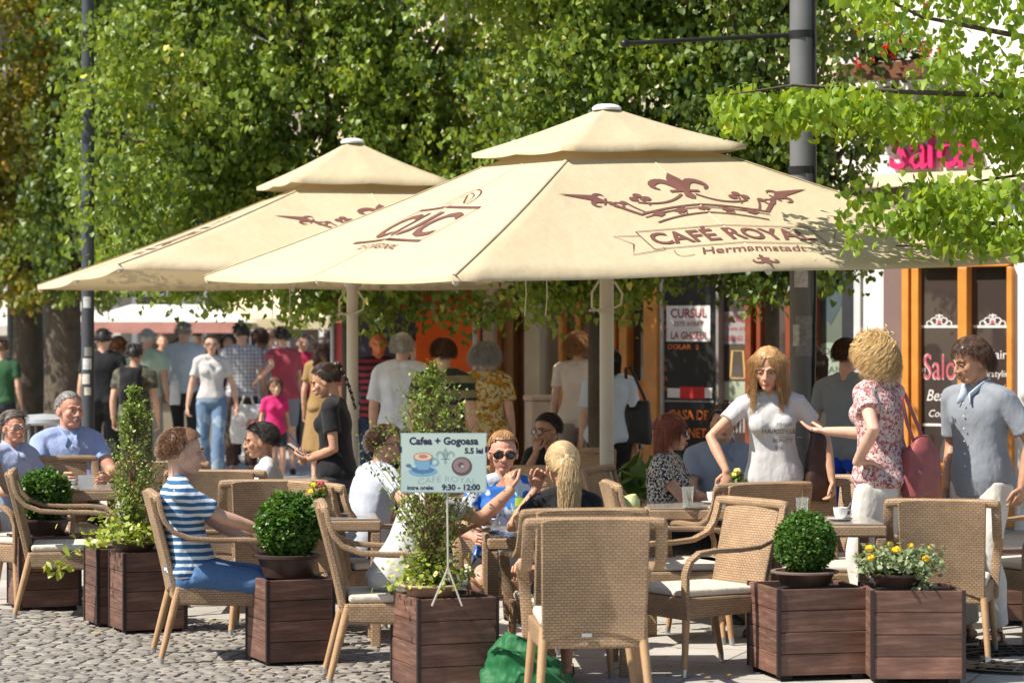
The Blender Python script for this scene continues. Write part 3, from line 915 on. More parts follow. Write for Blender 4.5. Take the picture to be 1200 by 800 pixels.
LM = leafmat('lime_leaf', (.035, .085, .014), (.20, .29, .035), (.62, .58, .11))
LMD = leafmat('dark_lime_leaf', (.02, .055, .014), (.12, .18, .022), (.42, .40, .07), .3)
LMY = leafmat('yellowing_leaf', (.03, .06, .014), (.19, .19, .022), (.60, .34, .04), .35)
LMB = leafmat('bright_leaf', (.12, .22, .02), (.26, .38, .03), (.5, .42, .04), .45)
def fringe(pxs, pys, d, n):
    """loose hanging sprays under the crown"""
    def g(base):
        out = []
        for _ in range(n):
            px = random.uniform(*pxs); c = W(px, random.uniform(*pys), d + random.uniform(-.5, .5)) - base
            k = random.randint(10, 26)
            out.append(np.array(c) + rng.normal(size=(k, 3)) * (.10, .1, .09))
        return np.vstack(out)
    return g
def lobes(px, d, L, dr=1.0):
    """lobe list from photo columns / rows at depth d: (px, py, depth offset, rx px, ry px)"""
    k = d / FPX; b = X(px, d)
    return [((X(a, d + o) - b, o, CAMZ - (c - HOR) * k), (rx * k, min(dr, (rx + ry) * .5 * k), ry * k)) for a, c, o, rx, ry in L]
tree('dark lime tree with yellowing leaves at the left edge', 33, 34.5, .20, lobes(33, 34.5, [(-30, 60, -.8, 150, 190), (30, 270, -.9, 100, 105), (60, -60, 0, 170, 110), (-90, 220, -.4, 90, 120), (70, 150, -1.0, 70, 120)], 1.5), 60000, .062, LMY, 1.95, 7)
tree('dark trunked lime tree behind the slim lamp post', 74, 33.2, .23, lobes(74, 33.2, [(170, 60, -.3, 130, 170), (190, 230, -.3, 120, 110), (110, 255, -.8, 80, 105), (250, -60, .3, 160, 100)], 1.4), 36000, .060, LMD, 1.92, 7)
tree('broad leafy lime tree behind the rear parasol', 407, 25.6, .055, lobes(407, 25.6, [(215, 130, -.3, 130, 150), (330, 80, 0, 150, 170), (420, 160, -.2, 170, 170), (250, 250, .2, 130, 100), (400, 290, .3, 150, 85), (330, -70, 0, 230, 80), (520, 60, 0, 120, 180), (565, 170, .2, 90, 150)], 1.0), 92000, .056, LM, 1.86, 7, extra=lambda b: np.vstack([fringe((330, 600), (345, 380), 25.3, 50)(b), fringe((78, 150), (20, 120), 24.0, 18)(b), fringe((78, 140), (170, 300), 24.0, 20)(b)]))
tree('lime tree behind the middle of the front parasol', 697, 21.9, .055, lobes(697, 21.9, [(670, 60, .2, 110, 150), (670, 240, .2, 85, 95), (770, 150, 0, 130, 170), (705, 300, 0, 95, 44), (650, -60, 0, 200, 70)], .75), 54000, .051, LM, 2.0, 6.2, extra=fringe((620, 745), (325, 362), 21.7, 60))
tree('dense dark lime tree behind the tall lamp post', 905, 21.6, .06, lobes(905, 21.6, [(890, 50, 0, 105, 160), (920, 220, 0, 105, 120), (840, 200, 0, 80, 130), (990, 180, 0, 40, 60), (925, 310, 0, 70, 34), (880, -70, 0, 150, 80)], .7), 36000, .051, LMD, 2.03, 6.2, extra=fringe((870, 960), (320, 345), 21.4, 20))

def near_tree():
    """the tree to the right of the frame whose lit branches hang in front of the lamp post"""
    bx, d = 1540, 17.2
    base = Vector((X(bx, d), d, 0))
    r = empty('overhanging_tree', base, 0, 'bright yellow green lime branches reaching in from the right over the parasol', 'tree')
    mb = MB()
    mb.tube([(0, 0, 0), (-.05, 0, 1.5), (-.3, 0, 2.6), (-.5, .1, 4.2)], [.16, .13, .12, .07], 14)
    segs = [ # main, drawn as photo columns / rows with depth
        [(1480, 20, 17.2), (1300, 105, 17.0), (1180, 112, 16.8), (1060, 108, 16.6), (930, 100, 16.4), (850, 112, 16.3)],
        [(1480, 20, 17.2), (1300, 60, 16.8), (1180, 40, 16.5), (1080, 20, 16.3), (1000, -20, 16.2)],
        [(1480, 60, 17.2), (1340, 215, 17.0), (1200, 262, 16.8), (1100, 262, 16.6), (1030, 250, 16.4)],
        [(1340, 215, 17.0), (1230, 200, 17.2), (1130, 215, 17.0), (1020, 222, 17.0)],
        [(1300, 105, 17.0), (1200, 150, 17.4), (1120, 165, 17.3), (1050, 150, 17.2)],
        [(1200, 262, 16.8), (1120, 290, 16.7), (1050, 288, 16.6)],
        [(1480, 20, 17.2), (1350, -60, 17.0), (1200, -90, 16.8), (1050, -100, 16.8)]]
    for s in segs:
        pts = [np.array(W(*q) - base) for q in s]
        mb.tube(pts, list(np.linspace(.03 if s[0][0] > 1400 else .014, .004, len(pts))), 7)
    mb.build('trunk', BARK, r, smooth=60)
    C = []
    def spray(px, py, dd, k, s=(.07, .09, .05), hang=.12):
        c = np.array(W(px, py, dd) - base); t = rng.uniform(size=k)
        C.append(c + rng.normal(size=(k, 3)) * s + np.outer(t, (0, 0, -hang)))
    for _ in range(115):                     # long low branch in front of the post
        px = random.uniform(845, 1030); spray(px, 108 + random.uniform(-3, 14) + (px > 960) * random.uniform(-10, 10), 16.5 + random.uniform(-.3, .35), 13, (.045, .1, .028), .17)
    for _ in range(290):                     # dense upper right
        px = random.uniform(1000, 1330); lim = -10 + (px - 985) * .78
        py = random.uniform(-60, min(140, lim))
        if mnoise.noise(Vector((px * .02, py * .022, 2))) < -.10: continue
        spray(px, py, 16.9 + random.uniform(-.8, .8), 13)
    for _ in range(140):
        px = random.uniform(1030, 1330); py = 128 + random.uniform(-25, 12)
        if px > 1145: py += random.uniform(0, 50)
        spray(px, py, 17.0 + random.uniform(-.4, .4), 10)
    for _ in range(190):                     # lower right
        px = random.uniform(1070, 1330); py = random.uniform(205, 280)
        if mnoise.noise(Vector((px * .025, py * .03, 7))) < -.25: continue
        spray(px, py, 16.3 + random.uniform(-.3, .4), 11, (.07, .09, .04), .10)
    for _ in range(20): spray(random.uniform(985, 1075), random.uniform(210, 280), 16.3 + random.uniform(-.2, .2), 9, (.05, .06, .025), .07)
    for _ in range(420):                     # rest of the crown above and to the right, out of frame
        px = random.uniform(1040, 1900); spray(px, random.uniform(-500, -70) + (px > 1330) * 240, 17.0 + random.uniform(-1.5, 1.5), 12, (.12, .12, .1), .2)
    C = np.vstack(C)
    tone = rng.normal(.42, .22, len(C))
    leaves_mesh('crown', C, .053, tone, LMB, r, spread=.8)
near_tree()

def fallen():
    C = []
    for _ in range(150):
        y = random.uniform(12.6, 17.5); x = random.uniform(-.19, .16) * y
        C.append((x, y, .022))
    o = leaves_mesh('fallen_leaves', np.array(C), .035, rng.uniform(.3, 1, len(C)), leafmat('dry_leaf', (.10, .055, .02), (.26, .17, .05), (.45, .33, .08), .1), None, down=-.32, spread=.25)
    tag(o, kind='stuff')
fallen()
# ================================================================== parasols
CANV = NT('ecru_canvas')
def _c():
    t = CANV; v = t.coord()
    t.base(t.ramp(t.noise(v, 2.2, 5, .6), [(.3, (.55, .465, .31)), (.7, (.60, .51, .35))]))
    t.set(rough=.8, spec=.2)
    tr = t.node('ShaderNodeBsdfTranslucent'); tr.inputs[0].default_value = (.62, .46, .24, 1)
    mx = t.node('ShaderNodeMixShader'); mx.inputs[0].default_value = .17
    t.link(t.b.outputs[0], mx.inputs[1]); t.link(tr.outputs[0], mx.inputs[2]); t.link(mx.outputs[0], t.out.inputs[0])
    t.bump(t.math('ADD', t.noise(t.mapping((1, 1, .4)), 2.6, 4), t.math('MULTIPLY', t.noise(v, 300, 2), .02)), .6, .045)
_c(); CANV = CANV.mat
MAROON = plain('maroon_print', (.15, .058, .045), .7, .08, bump=0)
POLEM = plain('ivory_pole', (.50, .46, .38), .4, .06, bump=0)
def crown_art(F):
    """crown, banner and lettering of the cafe, in metres on the panel (origin at the panel's middle)"""
    # central fleur
    fleur(F, (0, .28), .31, 0)
    # base bands (curved)
    def band(y, w, x, c=.10): F.stroke([(q, y - c * (1 - (q / x) ** 2) * -1) for q in np.linspace(-x, x, 15)], w, 0)
    band(.02, .020, .47); band(-.02, .012, .45); band(-.10, .016, .40)
    for q in np.linspace(-.34, .34, 5): F.fill([(q - .05, -.02 + .08 * (1 - (q / .45) ** 2)), (q, -.055 + .08 * (1 - (q / .45) ** 2)), (q + .05, -.02 + .08 * (1 - (q / .45) ** 2)), (q, .015 + .08 * (1 - (q / .45) ** 2))], 0)
    for q in (-.17, .17): F.ring((q, .02), .03, .01, 0, 12)
    # arches
    F.stroke(bez((.05, .28), (.20, .12), (.40, .20), 10), .02, 0, mirror=True)
    F.stroke(bez((.46, .03), (.52, .10), (.60, .20), 8), .03, 0, mirror=True)
    F.stroke(bez((.40, .04), (.46, .12), (.48, .20), 8), .015, 0, mirror=True)
    F.stroke(bez((.12, .10), (.24, .02), (.40, .06), 8), .014, 0, mirror=True)
    # trefoils
    for sg in (-1, 1):
        for a, b in ((0, .045), (-.045, 0), (.045, 0)): F.disc((sg * .36 + a, .245 + b), .032, 0, 10)
        F.stroke([(sg * .36, .25), (sg * .33, .15)], .014, 0)
        # outer pointed leaves
        F.fill([(sg * .64, .25), (sg * .66, .31), (sg * .90, .325), (sg * .72, .25), (sg * .66, .20)][::sg], 0); fleur(F, (sg * .60, .21), .15, 0, -sg * R(62))
        F.ring((sg * .55, .17), .035, .016, 0, 12); F.disc((sg * .50, .20), .026, 0, 10)
    # banner
    c = -.055
    def arc(x0, x1, y, w=.008): F.stroke([(q, y - c * -1 * (q * q)) for q in np.linspace(x0, x1, 25)], w, 0)
    arc(-.62, .62, -.20); arc(-.62, .62, -.47)
    for sg in (-1, 1):
        F.stroke([(sg * .62, -.20 + c * .38), (sg * .62, -.47 + c * .38)], .008, 0)
        F.stroke([(sg * .62, -.26 + c * .38), (sg * .80, -.28), (sg * .72, -.40), (sg * .80, -.56), (sg * .55, -.50), (sg * .55, -.47)], .008, 0)
    F.text('CAF\u00c9 ROYAL', (0, -.405), .235, 0, bold=.006, sx=.84, arc=c)
    F.text('Hermannstadt', (.02, -.60), .135, 0, bold=.001, shear=.45, sx=.95, arc=c * .5)
    for sg in (-1, 1): F.stroke(bez((sg * .40, -.60), (sg * .55, -.66), (sg * .50, -.52), 10), .006, 0)
    fleur(F, (0, -.70), -.13, 0)
def logo_art(F):
    F.stroke([(-.62, -.27), (.46, -.27), (.46, .20), (-.46, .20), (-.62, -.27), (.46, -.27)], .030, 0)
    F.text('CUC', (-.04, -.20), .47, 0, bold=.010, sx=.92)
    F.text('TLS ORIGINAL', (.0, -.40), .10, 0, bold=.001)
    F.ring((0, .24), .20, .012, 0, 24, .20, 0, 180); F.ring((0, .24), .15, .008, 0, 24, .15, 0, 180)
    F.stroke([(-.1, .24), (0, .36), (.12, .26)], .014, 0)
def parasol(label, px, d, ang, half, zc, ring, zr, capr, capz, capdz, apex, tilt=(0, 0, 0, 0), k=1.0):
    base = Vector((X(px, d), d, 0))
    r = empty('cafe_parasol', base, 0, label, 'parasol', 'cream cafe parasols')
    a = R(ang)
    dirs = [np.array((-math.cos(a), math.sin(a))), np.array((-math.sin(a), -math.cos(a))), np.array((math.cos(a), -math.sin(a))), np.array((math.sin(a), math.cos(a)))]   # L F R B
    cor = [np.array((*(q * half), zc[i])) for i, q in enumerate(dirs)]
    rin = [np.array((*(q * ring), zr + (zc[i] - sum(zc) / 4) * .3)) for i, q in enumerate(dirs)]
    nap = np.array((0, 0, zr + .28))
    def pt(side, u, v, off=0.0):
        """panel point: u along the eave 0..1, v from eave 0 to ring 1"""
        c0, c1 = cor[side], cor[(side + 1) % 4]; r0, r1 = rin[side], rin[(side + 1) % 4]
        e = c0 + (c1 - c0) * u; t = r0 + (r1 - r0) * u
        w = abs(math.sin(2 * math.pi * u))
        inw = -e * np.array((1, 1, 0)) / np.linalg.norm(e[:2]) * .05 * w
        q = (e + inw) * (1 - v) + t * v
        q = q.copy(); q[2] -= .035 * w * (1 - v) * (.5 + v) + .02 * math.sin(math.pi * v)
        if off:
            n = np.cross(c1 - c0, t - e); n /= np.linalg.norm(n)
            q = q + n * off
        return q
    mb = MB(); nu, nv = 24, 10
    for s in range(4):
        V = [pt(s, i / nu, j / nv) for j in range(nv + 1) for i in range(nu + 1)]
        F = [(j * (nu + 1) + i, j * (nu + 1) + i + 1, (j + 1) * (nu + 1) + i + 1, (j + 1) * (nu + 1) + i) for j in range(nv) for i in range(nu)]
        mb.add(V, F)
        V = [pt(s, i / nu, 0) + np.array((0, 0, -q * .035)) for q in (0, 1) for i in range(nu + 1)]
        mb.add(V, [(i + nu + 1, i + nu + 2, i + 1, i) for i in range(nu)])
        mb.add([rin[s], rin[(s + 1) % 4], nap], [(0, 1, 2)])
    can = mb.build('canopy', CANV, r, smooth=28)
    bm = bmesh.new(); bm.from_mesh(can.data); bmesh.ops.remove_doubles(bm, verts=bm.verts, dist=.0005); bm.to_mesh(can.data); bm.free()
    # seams
    mb = MB()
    for s in range(4):
        mb.tube([pt(s, 0, v, .003) for v in np.linspace(0, 1, 9)], [(.012, .004)] * 9, 6)
        mb.tube([pt(s, .5, v, .002) for v in np.linspace(0, 1, 9)], [(.007, .003)] * 9, 6)
    mb.build('seam', CANV, can)
    # vent cap
    mb = MB()
    cc = [np.array((*(q * capr), capz + capdz[i])) for i, q in enumerate(dirs)]; ap = np.array((0, 0, apex))
    for s in range(4):
        c0, c1 = cc[s], cc[(s + 1) % 4]; V = []; n2 = 12; m2 = 6
        for j in range(m2 + 1):
            for i in range(n2 + 1):
                u = i / n2; v = j / m2; e = c0 + (c1 - c0) * u; q = e * (1 - v) + ap * v; w = abs(math.sin(2 * math.pi * u))
                q = q.copy(); q[2] -= .012 * w * (1 - v) + .015 * math.sin(math.pi * v); q[:2] *= 1 - .015 * w * (1 - v); V.append(q)
        mb.add(V, [(j * (n2 + 1) + i, j * (n2 + 1) + i + 1, (j + 1) * (n2 + 1) + i + 1, (j + 1) * (n2 + 1) + i) for j in range(m2) for i in range(n2)])
        V2 = [V[i] + np.array((0, 0, -q * .03)) for q in (0, 1) for i in range(n2 + 1)]
        mb.add(V2, [(i + n2 + 1, i + n2 + 2, i + 1, i) for i in range(n2)])
    cap = mb.build('vent_cap', CANV, r, smooth=28)
    bm = bmesh.new(); bm.from_mesh(cap.data); bmesh.ops.remove_doubles(bm, verts=bm.verts, dist=.0005); bm.to_mesh(cap.data); bm.free()
    mb = MB(); mb.lathe([(.095, apex - .03), (.098, apex - .014), (.080, apex + .002), (.05, apex + .010), (0.001, apex + .014)], n=24); mb.build('finial', plain('white_plastic', (.7, .72, .74), .35, bump=0), r, smooth=50)
    # artwork
    L1 = np.linalg.norm((rin[1] + rin[2]) / 2 - (cor[1] + cor[2]) / 2)
    def mapper(side, ctr, flip=1):
        W1 = np.linalg.norm(cor[side] - cor[(side + 1) % 4]); W2 = np.linalg.norm(rin[side] - rin[(side + 1) % 4])
        def f(x, y, l):
            v = ctr + y / L1; w = W1 * (1 - v) + W2 * v
            return pt(side, .5 + x / w, v, .006 + l * .002)
        return f
    def sub(Fl):
        """keep long faces on the fold of the panel: cut at x = 0"""
        v, f, m = Fl.arrays()
        bm = bmesh.new(); vv = [bm.verts.new(q) for q in v]
        for q in f:
            try: bm.faces.new([vv[i] for i in q])
            except Exception: pass
        for cx in (-.6, -.3, 0, .3, .6):
            bmesh.ops.bisect_plane(bm, geom=bm.verts[:] + bm.edges[:] + bm.faces[:], plane_co=(cx, 0, 0), plane_no=(1, 0, 0))
        bm.verts.index_update()
        o = ([tuple(q.co) for q in bm.verts], [tuple(w.index for w in q.verts) for q in bm.faces]); bm.free(); return o
    for side, art, ctr, nm in ((1, crown_art, .50, 'cafe_emblem'), (3, crown_art, .50, 'cafe_emblem'), (0, logo_art, .50, 'brand_print'), (2, logo_art, .50, 'brand_print')):
        Fl = Flat(); art(Fl); v, f = sub(Fl); mp = mapper(side, ctr)
        mb = MB(); mb.add([mp(*q) for q in v], f); mb.build(nm, MAROON, can)
    # pole, ribs, struts
    mb = MB(); mb.lathe([(.047, .0), (.047, apex - .05)], n=20); mb.build('pole', POLEM, r, smooth=40)
    mb = MB(); mb.lathe([(.06, 2.08), (.072, 2.10), (.072, 2.18), (.06, 2.20)], n=16); mb.build('runner', POLEM, r, smooth=40)
    for s in range(4):
        for u in (0, .5):
            e = pt(s, u, .015) + np.array((0, 0, -.03)); t = pt(s, u, 1) * (1, 1, 1) + np.array((0, 0, -.03)); hub = np.array((0, 0, zr + .16))
            mb = MB(); mb.tube([e, t, hub], .013, 6); rb = mb.build('rib', POLEM, r)
            mid = e * .45 + t * .55 + np.array((0, 0, -.01))
            mb = MB(); mb.tube([mid, (mid[0] * .04, mid[1] * .04, 2.15)], .010, 6); mb.build('strut', POLEM, rb)
            mb = MB(); mb.ell(e + np.array((0, 0, -.015)), (.022, .022, .028), n=8, k=6); mb.build('rib_end', POLEM, rb)
    mb = MB(); mb.box((0, 0, .05), (.8, .8, .10)); mb.build('base', plain('concrete', (.3, .3, .29)), r, bevel=.015, rz=a)
    # pull cords
    for q in (-.55, -.42):
        mb = MB(); mb.tube([(q, -1.2, 2.2), (q + .01, -1.2, 1.95), (q, -1.2, 1.82)], .004, 5); mb.build('cord', POLEM, r)
    mb = MB(); mb.tube([(-.05, -.06, 2.06), (-.1, -.08, 1.98), (-.1, -.08, 1.88), (-.04, -.07, 1.85)], .008, 6); mb.tube([(.05, -.06, 2.05), (.1, -.08, 1.97), (.09, -.08, 1.9), (.03, -.07, 1.87), (-.12, -.07, 1.86)], .008, 6); mb.build('crank_loop', POLEM, r)
    return r
parasol('front cream parasol printed with a maroon crown and cafe lettering', 711, D(177), 19, 2.93, (2.11, 2.04, 2.20, 2.22), .86, 2.84, .95, 2.92, (0, -.03, .02, .02), 3.215)
parasol('rear cream parasol partly hidden behind the front one', 413, D(144), 28, 3.20, (2.12, 2.20, 2.21, 2.15), .84, 2.82, .93, 2.92, (.0, -.0, .0, 0), 3.28)
# ================================================================== people
def rotx(a): c, s = math.cos(a), math.sin(a); return np.array([(1,0,0),(0,c,-s),(0,s,c)])
def roty(a): c, s = math.cos(a), math.sin(a); return np.array([(c,0,s),(0,1,0),(-s,0,c)])
def rotz(a): c, s = math.cos(a), math.sin(a); return np.array([(c,-s,0),(s,c,0),(0,0,1)])
def unit(v): v = np.asarray(v, float); return v / (np.linalg.norm(v) + 1e-12)
def ik(a, t, l1, l2, hint):
    a = np.array(a, float); t = np.array(t, float); h = unit(hint)
    d = t - a; L = np.linalg.norm(d)
    if L > (l1 + l2) * 0.995: L = (l1 + l2) * 0.995
    if L < abs(l1 - l2) + .02: L = abs(l1 - l2) + .02
    u = unit(d); t = a + u * L
    x = (l1 * l1 - l2 * l2 + L * L) / (2 * L)
    y = math.sqrt(max(0, l1 * l1 - x * x))
    w = h - u * h.dot(u); w = unit(w)
    return a + u * x + w * y, t
def remesh(mb, vox, smooth=4, sf=0.5):
    me = mb.mesh('remesh')
    ob = bpy.data.objects.new('remesh', me)
    r = ob.modifiers.new('r', 'REMESH'); r.mode = 'VOXEL'; r.voxel_size = vox
    if smooth:
        sm = ob.modifiers.new('s', 'SMOOTH'); sm.iterations = smooth; sm.factor = sf
    out = eval_mesh(ob)
    n = len(out.vertices); v = np.empty(n * 3); out.vertices.foreach_get('co', v); v = v.reshape(-1, 3)
    f = [tuple(p.vertices) for p in out.polygons]
    bpy.data.meshes.remove(out); bpy.data.objects.remove(ob); bpy.data.meshes.remove(me)
    return v, f
def wrinkle(v, amp, sc, seed=0, zs=1.0):
    o = Vector((seed * 3.1, seed * 1.7, seed * 2.3))
    c = v.mean(axis=0)
    out = v.copy()
    for i in range(len(v)):
        q = Vector((v[i][0] * sc, v[i][1] * sc, v[i][2] * sc * zs)) + o
        n = mnoise.noise_vector(q)
        out[i] = v[i] + np.array(n) * amp
    return out
HRC = np.array((0, .012, .025)); HRR = np.array((.077, .097, .093))    # skull
def hair_ok(d, line=0.0):
    y = d[1]; z = d[2]
    zs = np.interp(y, [-1, -.75, -.45, -.15, .1, 1], [.62, .56, .42, -.05, -.38, -.62])
    return z > zs + line

def person(label, px, p, rz=0, pose='stand', H=1.70, sex='m', z0=0.0, near=False,
           skincol=(0.52, 0.30, 0.19), top=None, top_sleeve=0.6, top_hem=-0.06, tuck=False, top_loose=1.0, neckopen=False,
           bottom=None, bot_len=1.93, skirt=None, bot_loose=1.0, shoe=None, sandal=False, hair='short', haircol=(0.05, 0.03, 0.02), haircol2=None,
           lean=0.0, curve=0.0, side=0.0, twist=0.0, yaw=0.0, pitch=0.0, L=None, Rr=None, legs=None, belly=0.0, fat=1.0,
           group=None, glasses=None, extra=None, headk=1.0, collar=None, mous=None, hatcol=None, cat='person', buttons=False, d=None):
    """figure in local space: faces -Y, left hand on +X.  L / Rr: dict(hand=(x,y,z), hint=(..), hd=, pn=, curl=)"""
    d = d or D(p)
    root = empty('person', (X(px, d), d, z0), R(rz), label, cat, group)
    k = H / 1.70; fat = fat * .95
    seed = int(px * 7 + p) % 997
    vox = (0.010 if near else 0.022)
    fem = sex == 'f'
    # ---------------- skeleton
    pz = {'stand': .93, 'sit': .545}.get(pose, .93)
    pel = np.array((0, 0, pz))
    S = np.linspace(-.1, .70, 41)
    def spine_at(s):
        n = 24; q = pel.copy()
        if s <= 0: 
            a = R(lean) * .5
            return q + s * np.array((0, -math.sin(a) * .3, 1))
        st = s / n
        for i in range(n):
            a = R(lean + curve * min(1, (i + .5) * st / .5)); b = R(side)
            q = q + st * np.array((math.sin(b), -math.sin(a), math.cos(a) * math.cos(b)))
        return q
    def frame_at(s):
        tw = R(twist) * min(1, max(0, s / .45))
        a = R(lean + curve * min(1, max(0, s) / .5)); b = R(side)
        right = rotz(tw) @ np.array((math.cos(b), 0, -math.sin(b)))
        upv = unit((math.sin(b), -math.sin(a), math.cos(a) * math.cos(b)))
        fwd = unit(np.cross(upv, right)); 
        return right, -fwd, upv      # x axis, forward(-Y-ish), up
    def tors(s, x=0, f=0):
        r, fw, u = frame_at(s); return spine_at(s) + r * x + fw * f
    shx = (.165 if fem else .185) * (1 + .3 * (fat - 1))
    sh = {1: tors(.455, shx), -1: tors(.455, -shx)}
    hipx = .092
    hp = {1: pel + np.array((hipx, 0, -.03)), -1: pel + np.array((-hipx, 0, -.03))}
    l1, l2 = .285, .25
    arms = {}
    for sg, a in ((1, L), (-1, Rr)):
        a = dict(a or {})
        if 'hand' not in a:
            a['hand'] = sh[sg] + np.array((sg * .07, -.03 if pose == 'stand' else -.3, -.52 if pose == 'stand' else -.38))
            a.setdefault('hint', (sg * .3, 1, 0))
        hint = a.get('hint', (sg * .4, .6, -.7))
        el, wr = ik(sh[sg], a['hand'], l1, l2, hint)
        a['el'] = el; a['wr'] = wr
        fd = unit(wr - el)
        a['hd'] = unit(a.get('hd', fd)); a['pn'] = unit(a.get('pn', (-sg, 0, -.15)))
        arms[sg] = a
    lg = {}
    legs = legs or {}
    for sg in (1, -1):
        a = dict(legs.get(sg, {}))
        ft = a.get('foot', (sg * .105, .01, .08) if pose == 'stand' else (sg * .13, -.44, .08))
        hint = a.get('hint', (sg * .12, -1, .1) if pose == 'stand' else (sg * .15, -.6, 1))
        kn, an = ik(hp[sg], ft, .42, .42, hint)
        a['kn'] = kn; a['an'] = an; a['toe'] = unit(a.get('toe', (sg * .25, -1, 0)))
        lg[sg] = a
    w = fat
    if fem: prof = [(-.09, .09, .07), (-.05, .15, .105), (0, .172, .118), (.06, .160, .11), (.13, .130, .095), (.19, .122, .088), (.27, .136, .098), (.34, .148, .11), (.41, .152, .10), (.455, .145, .082), (.49, .10, .062), (.52, .058, .05)]
    else: prof = [(-.09, .09, .07), (-.05, .14, .10), (0, .160, .112), (.06, .155, .11), (.13, .142, .102), (.19, .140, .102), (.27, .156, .11), (.34, .172, .12), (.41, .178, .112), (.455, .17, .09), (.49, .12, .068), (.52, .065, .056)]
    def torso(mb, s0, s1, inf, kk=1.0, bell=True, flare=0.0):
        pts, rad = [], []
        ss = [q for q in np.arange(s0, s1 + 1e-6, .025)]
        right0 = None
        for s in ss:
            rx = np.interp(s, [q[0] for q in prof], [q[1] for q in prof]) * w * kk + inf
            ry = np.interp(s, [q[0] for q in prof], [q[2] for q in prof]) * w * kk + inf
            ct = spine_at(s)
            if flare:
                fz = min(1, max(0, (.30 - s) / .2)); mx = .150 * w if fem else .160 * w
                rx = max(rx, rx + (mx - rx) * .75 * fz) + flare * fz; ry = max(ry, ry + (.112 * w - ry) * .7 * fz) + flare * fz
            if belly and bell:
                e = belly * math.exp(-((s - .14) / .13) ** 2)
                r, fw, u = frame_at(s); ct = ct + fw * e * .5; ry += e * .55; rx += e * .3
            pts.append(ct); rad.append((rx, ry))
        # loft by hand to follow twist
        V = []; n = 24
        ang = np.linspace(0, 2 * math.pi, n, endpoint=False)
        ca = np.sign(np.cos(ang)) * np.abs(np.cos(ang)) ** .85; sa = np.sign(np.sin(ang)) * np.abs(np.sin(ang)) ** .85
        for s, ct, (rx, ry) in zip(ss, pts, rad):
            r, fw, u = frame_at(s)
            V.append(ct + np.outer(ca * rx, r) + np.outer(sa * ry, -fw))
        V = np.vstack(V); F = []; kq = len(ss)
        for i in range(kq - 1):
            for j in range(n):
                a = i * n + j; b = i * n + (j + 1) % n
                F.append((a, b, b + n, a + n))
        F.append(tuple(range(n - 1, -1, -1))); F.append(tuple((kq - 1) * n + j for j in range(n)))
        mb.add(V, F)
        if s1 > .4:
            for sg in (1, -1):      # shoulder slope
                mb.tube([tors(.50, sg * .03), tors(.475, sg * shx * .62), sh[sg] + np.array((0, 0, -.0))], [.05 * w * kk + inf, .056 * w * kk + inf, .05 * w * kk + inf], 12, dome=True)
            if fem:
                for sg in (1, -1):
                    mb.ell(tors(.345, sg * .068, .075 * w), (.06 * kk + inf, .055 * kk + inf, .058 * kk + inf))
        if s0 < .02 and not flare:
            for sg in (1, -1):      # seat
                mb.ell(pel + np.array((sg * .075, .045, -.055)), (.09 * w * kk + inf, .085 * w * kk + inf, .09 * kk + inf))
    def arm_pts(a, sg, f0, f1, inf, kk=1.0):
        """tube from fraction f0 to f1 of the arm (0 shoulder, 1 elbow, 2 wrist)"""
        P = [sh[sg], a['el'], a['wr']]
        rr = np.array([.052, .046, .043, .041, .042, .036, .028]) * w * kk * (.88 if fem else 1.0) + inf
        ts = np.linspace(0, 2, 7); out = []; ro = []
        for t in sorted(set([f0, f1] + [q for q in ts if f0 < q < f1])):
            q = P[0] + (P[1] - P[0]) * t if t <= 1 else P[1] + (P[2] - P[1]) * (t - 1)
            out.append(q); ro.append(float(np.interp(t, ts, rr)))
        return out, ro
    def leg_pts(sg, f0, f1, inf, kk=1.0, loose=0.0):
        a = lg[sg]; P = [hp[sg], a['kn'], a['an']]
        ts = [0, .35, .7, .95, 1.05, 1.35, 1.7, 2.0]
        rr = np.array([.088, .080, .066, .056, .053, .057, .044, .036]) * w * kk
        out = []; ro = []
        for t in sorted(set([f0, f1] + [q for q in ts if f0 < q < f1])):
            q = P[0] + (P[1] - P[0]) * t if t <= 1 else P[1] + (P[2] - P[1]) * (t - 1)
            calf = 0.012 * math.exp(-((t - 1.35) / .25) ** 2)
            out.append(q + np.array((0, calf, 0))); ro.append(float(np.interp(t, ts, rr)) + inf + loose * max(0, t - .6) * .016)
        return out, ro
    sm = skin('skin_%d' % int(skincol[0] * 1000), skincol)
    # ---------------- head orientation
    neck = tors(.515); HR = rotz(R(yaw)) @ rotx(-R(-pitch)) if False else rotz(R(yaw)) @ rotx(R(pitch))
    r_, fw_, u_ = frame_at(.5)
    hc = tors(.585, 0, .02) + HR @ np.array((0, -.012, .080)) * headk
    def hl(q): return HR @ (np.array(q, float) * headk) + hc
    # ---------------- body
    covU = top is not None; covL = (bottom is not None or skirt is not None)
    b = MB()
    torso(b, -.09, .52, 0, .9 if covU else 1.0)
    for sg in (1, -1):
        P, rr = arm_pts(arms[sg], sg, 0, 2, 0); 
        b.tube(P, rr, 12, dome=True)
        if covL and bot_len > 1.2: P, rr = leg_pts(sg, 0, 2, 0, .85)
        else: P, rr = leg_pts(sg, 0, 2, 0, 1.0 if not covL else .96)
        b.tube(P, rr, 12, dome=True)
        a = lg[sg]; an = a['an']; to = a['toe']
        b.tube([an + np.array((0, 0, -.0)) - to * .035 + np.array((0, 0, -.035)), an + to * .05 + np.array((0, 0, -.035)), an + to * .13 + np.array((0, 0, -.058))],
               [(.034, .03), (.040, .028), (.044, .014)], 10, dome=True, right=np.cross(to, (0, 0, 1)))
        a2 = arms[sg]; side_ = unit(np.cross(a2['hd'], a2['pn']))
        c = a2['wr'] + a2['hd'] * .048
        M_ = np.column_stack([side_, a2['pn'], a2['hd']])
        b.ell(c, (.038, .016, .052), M_)
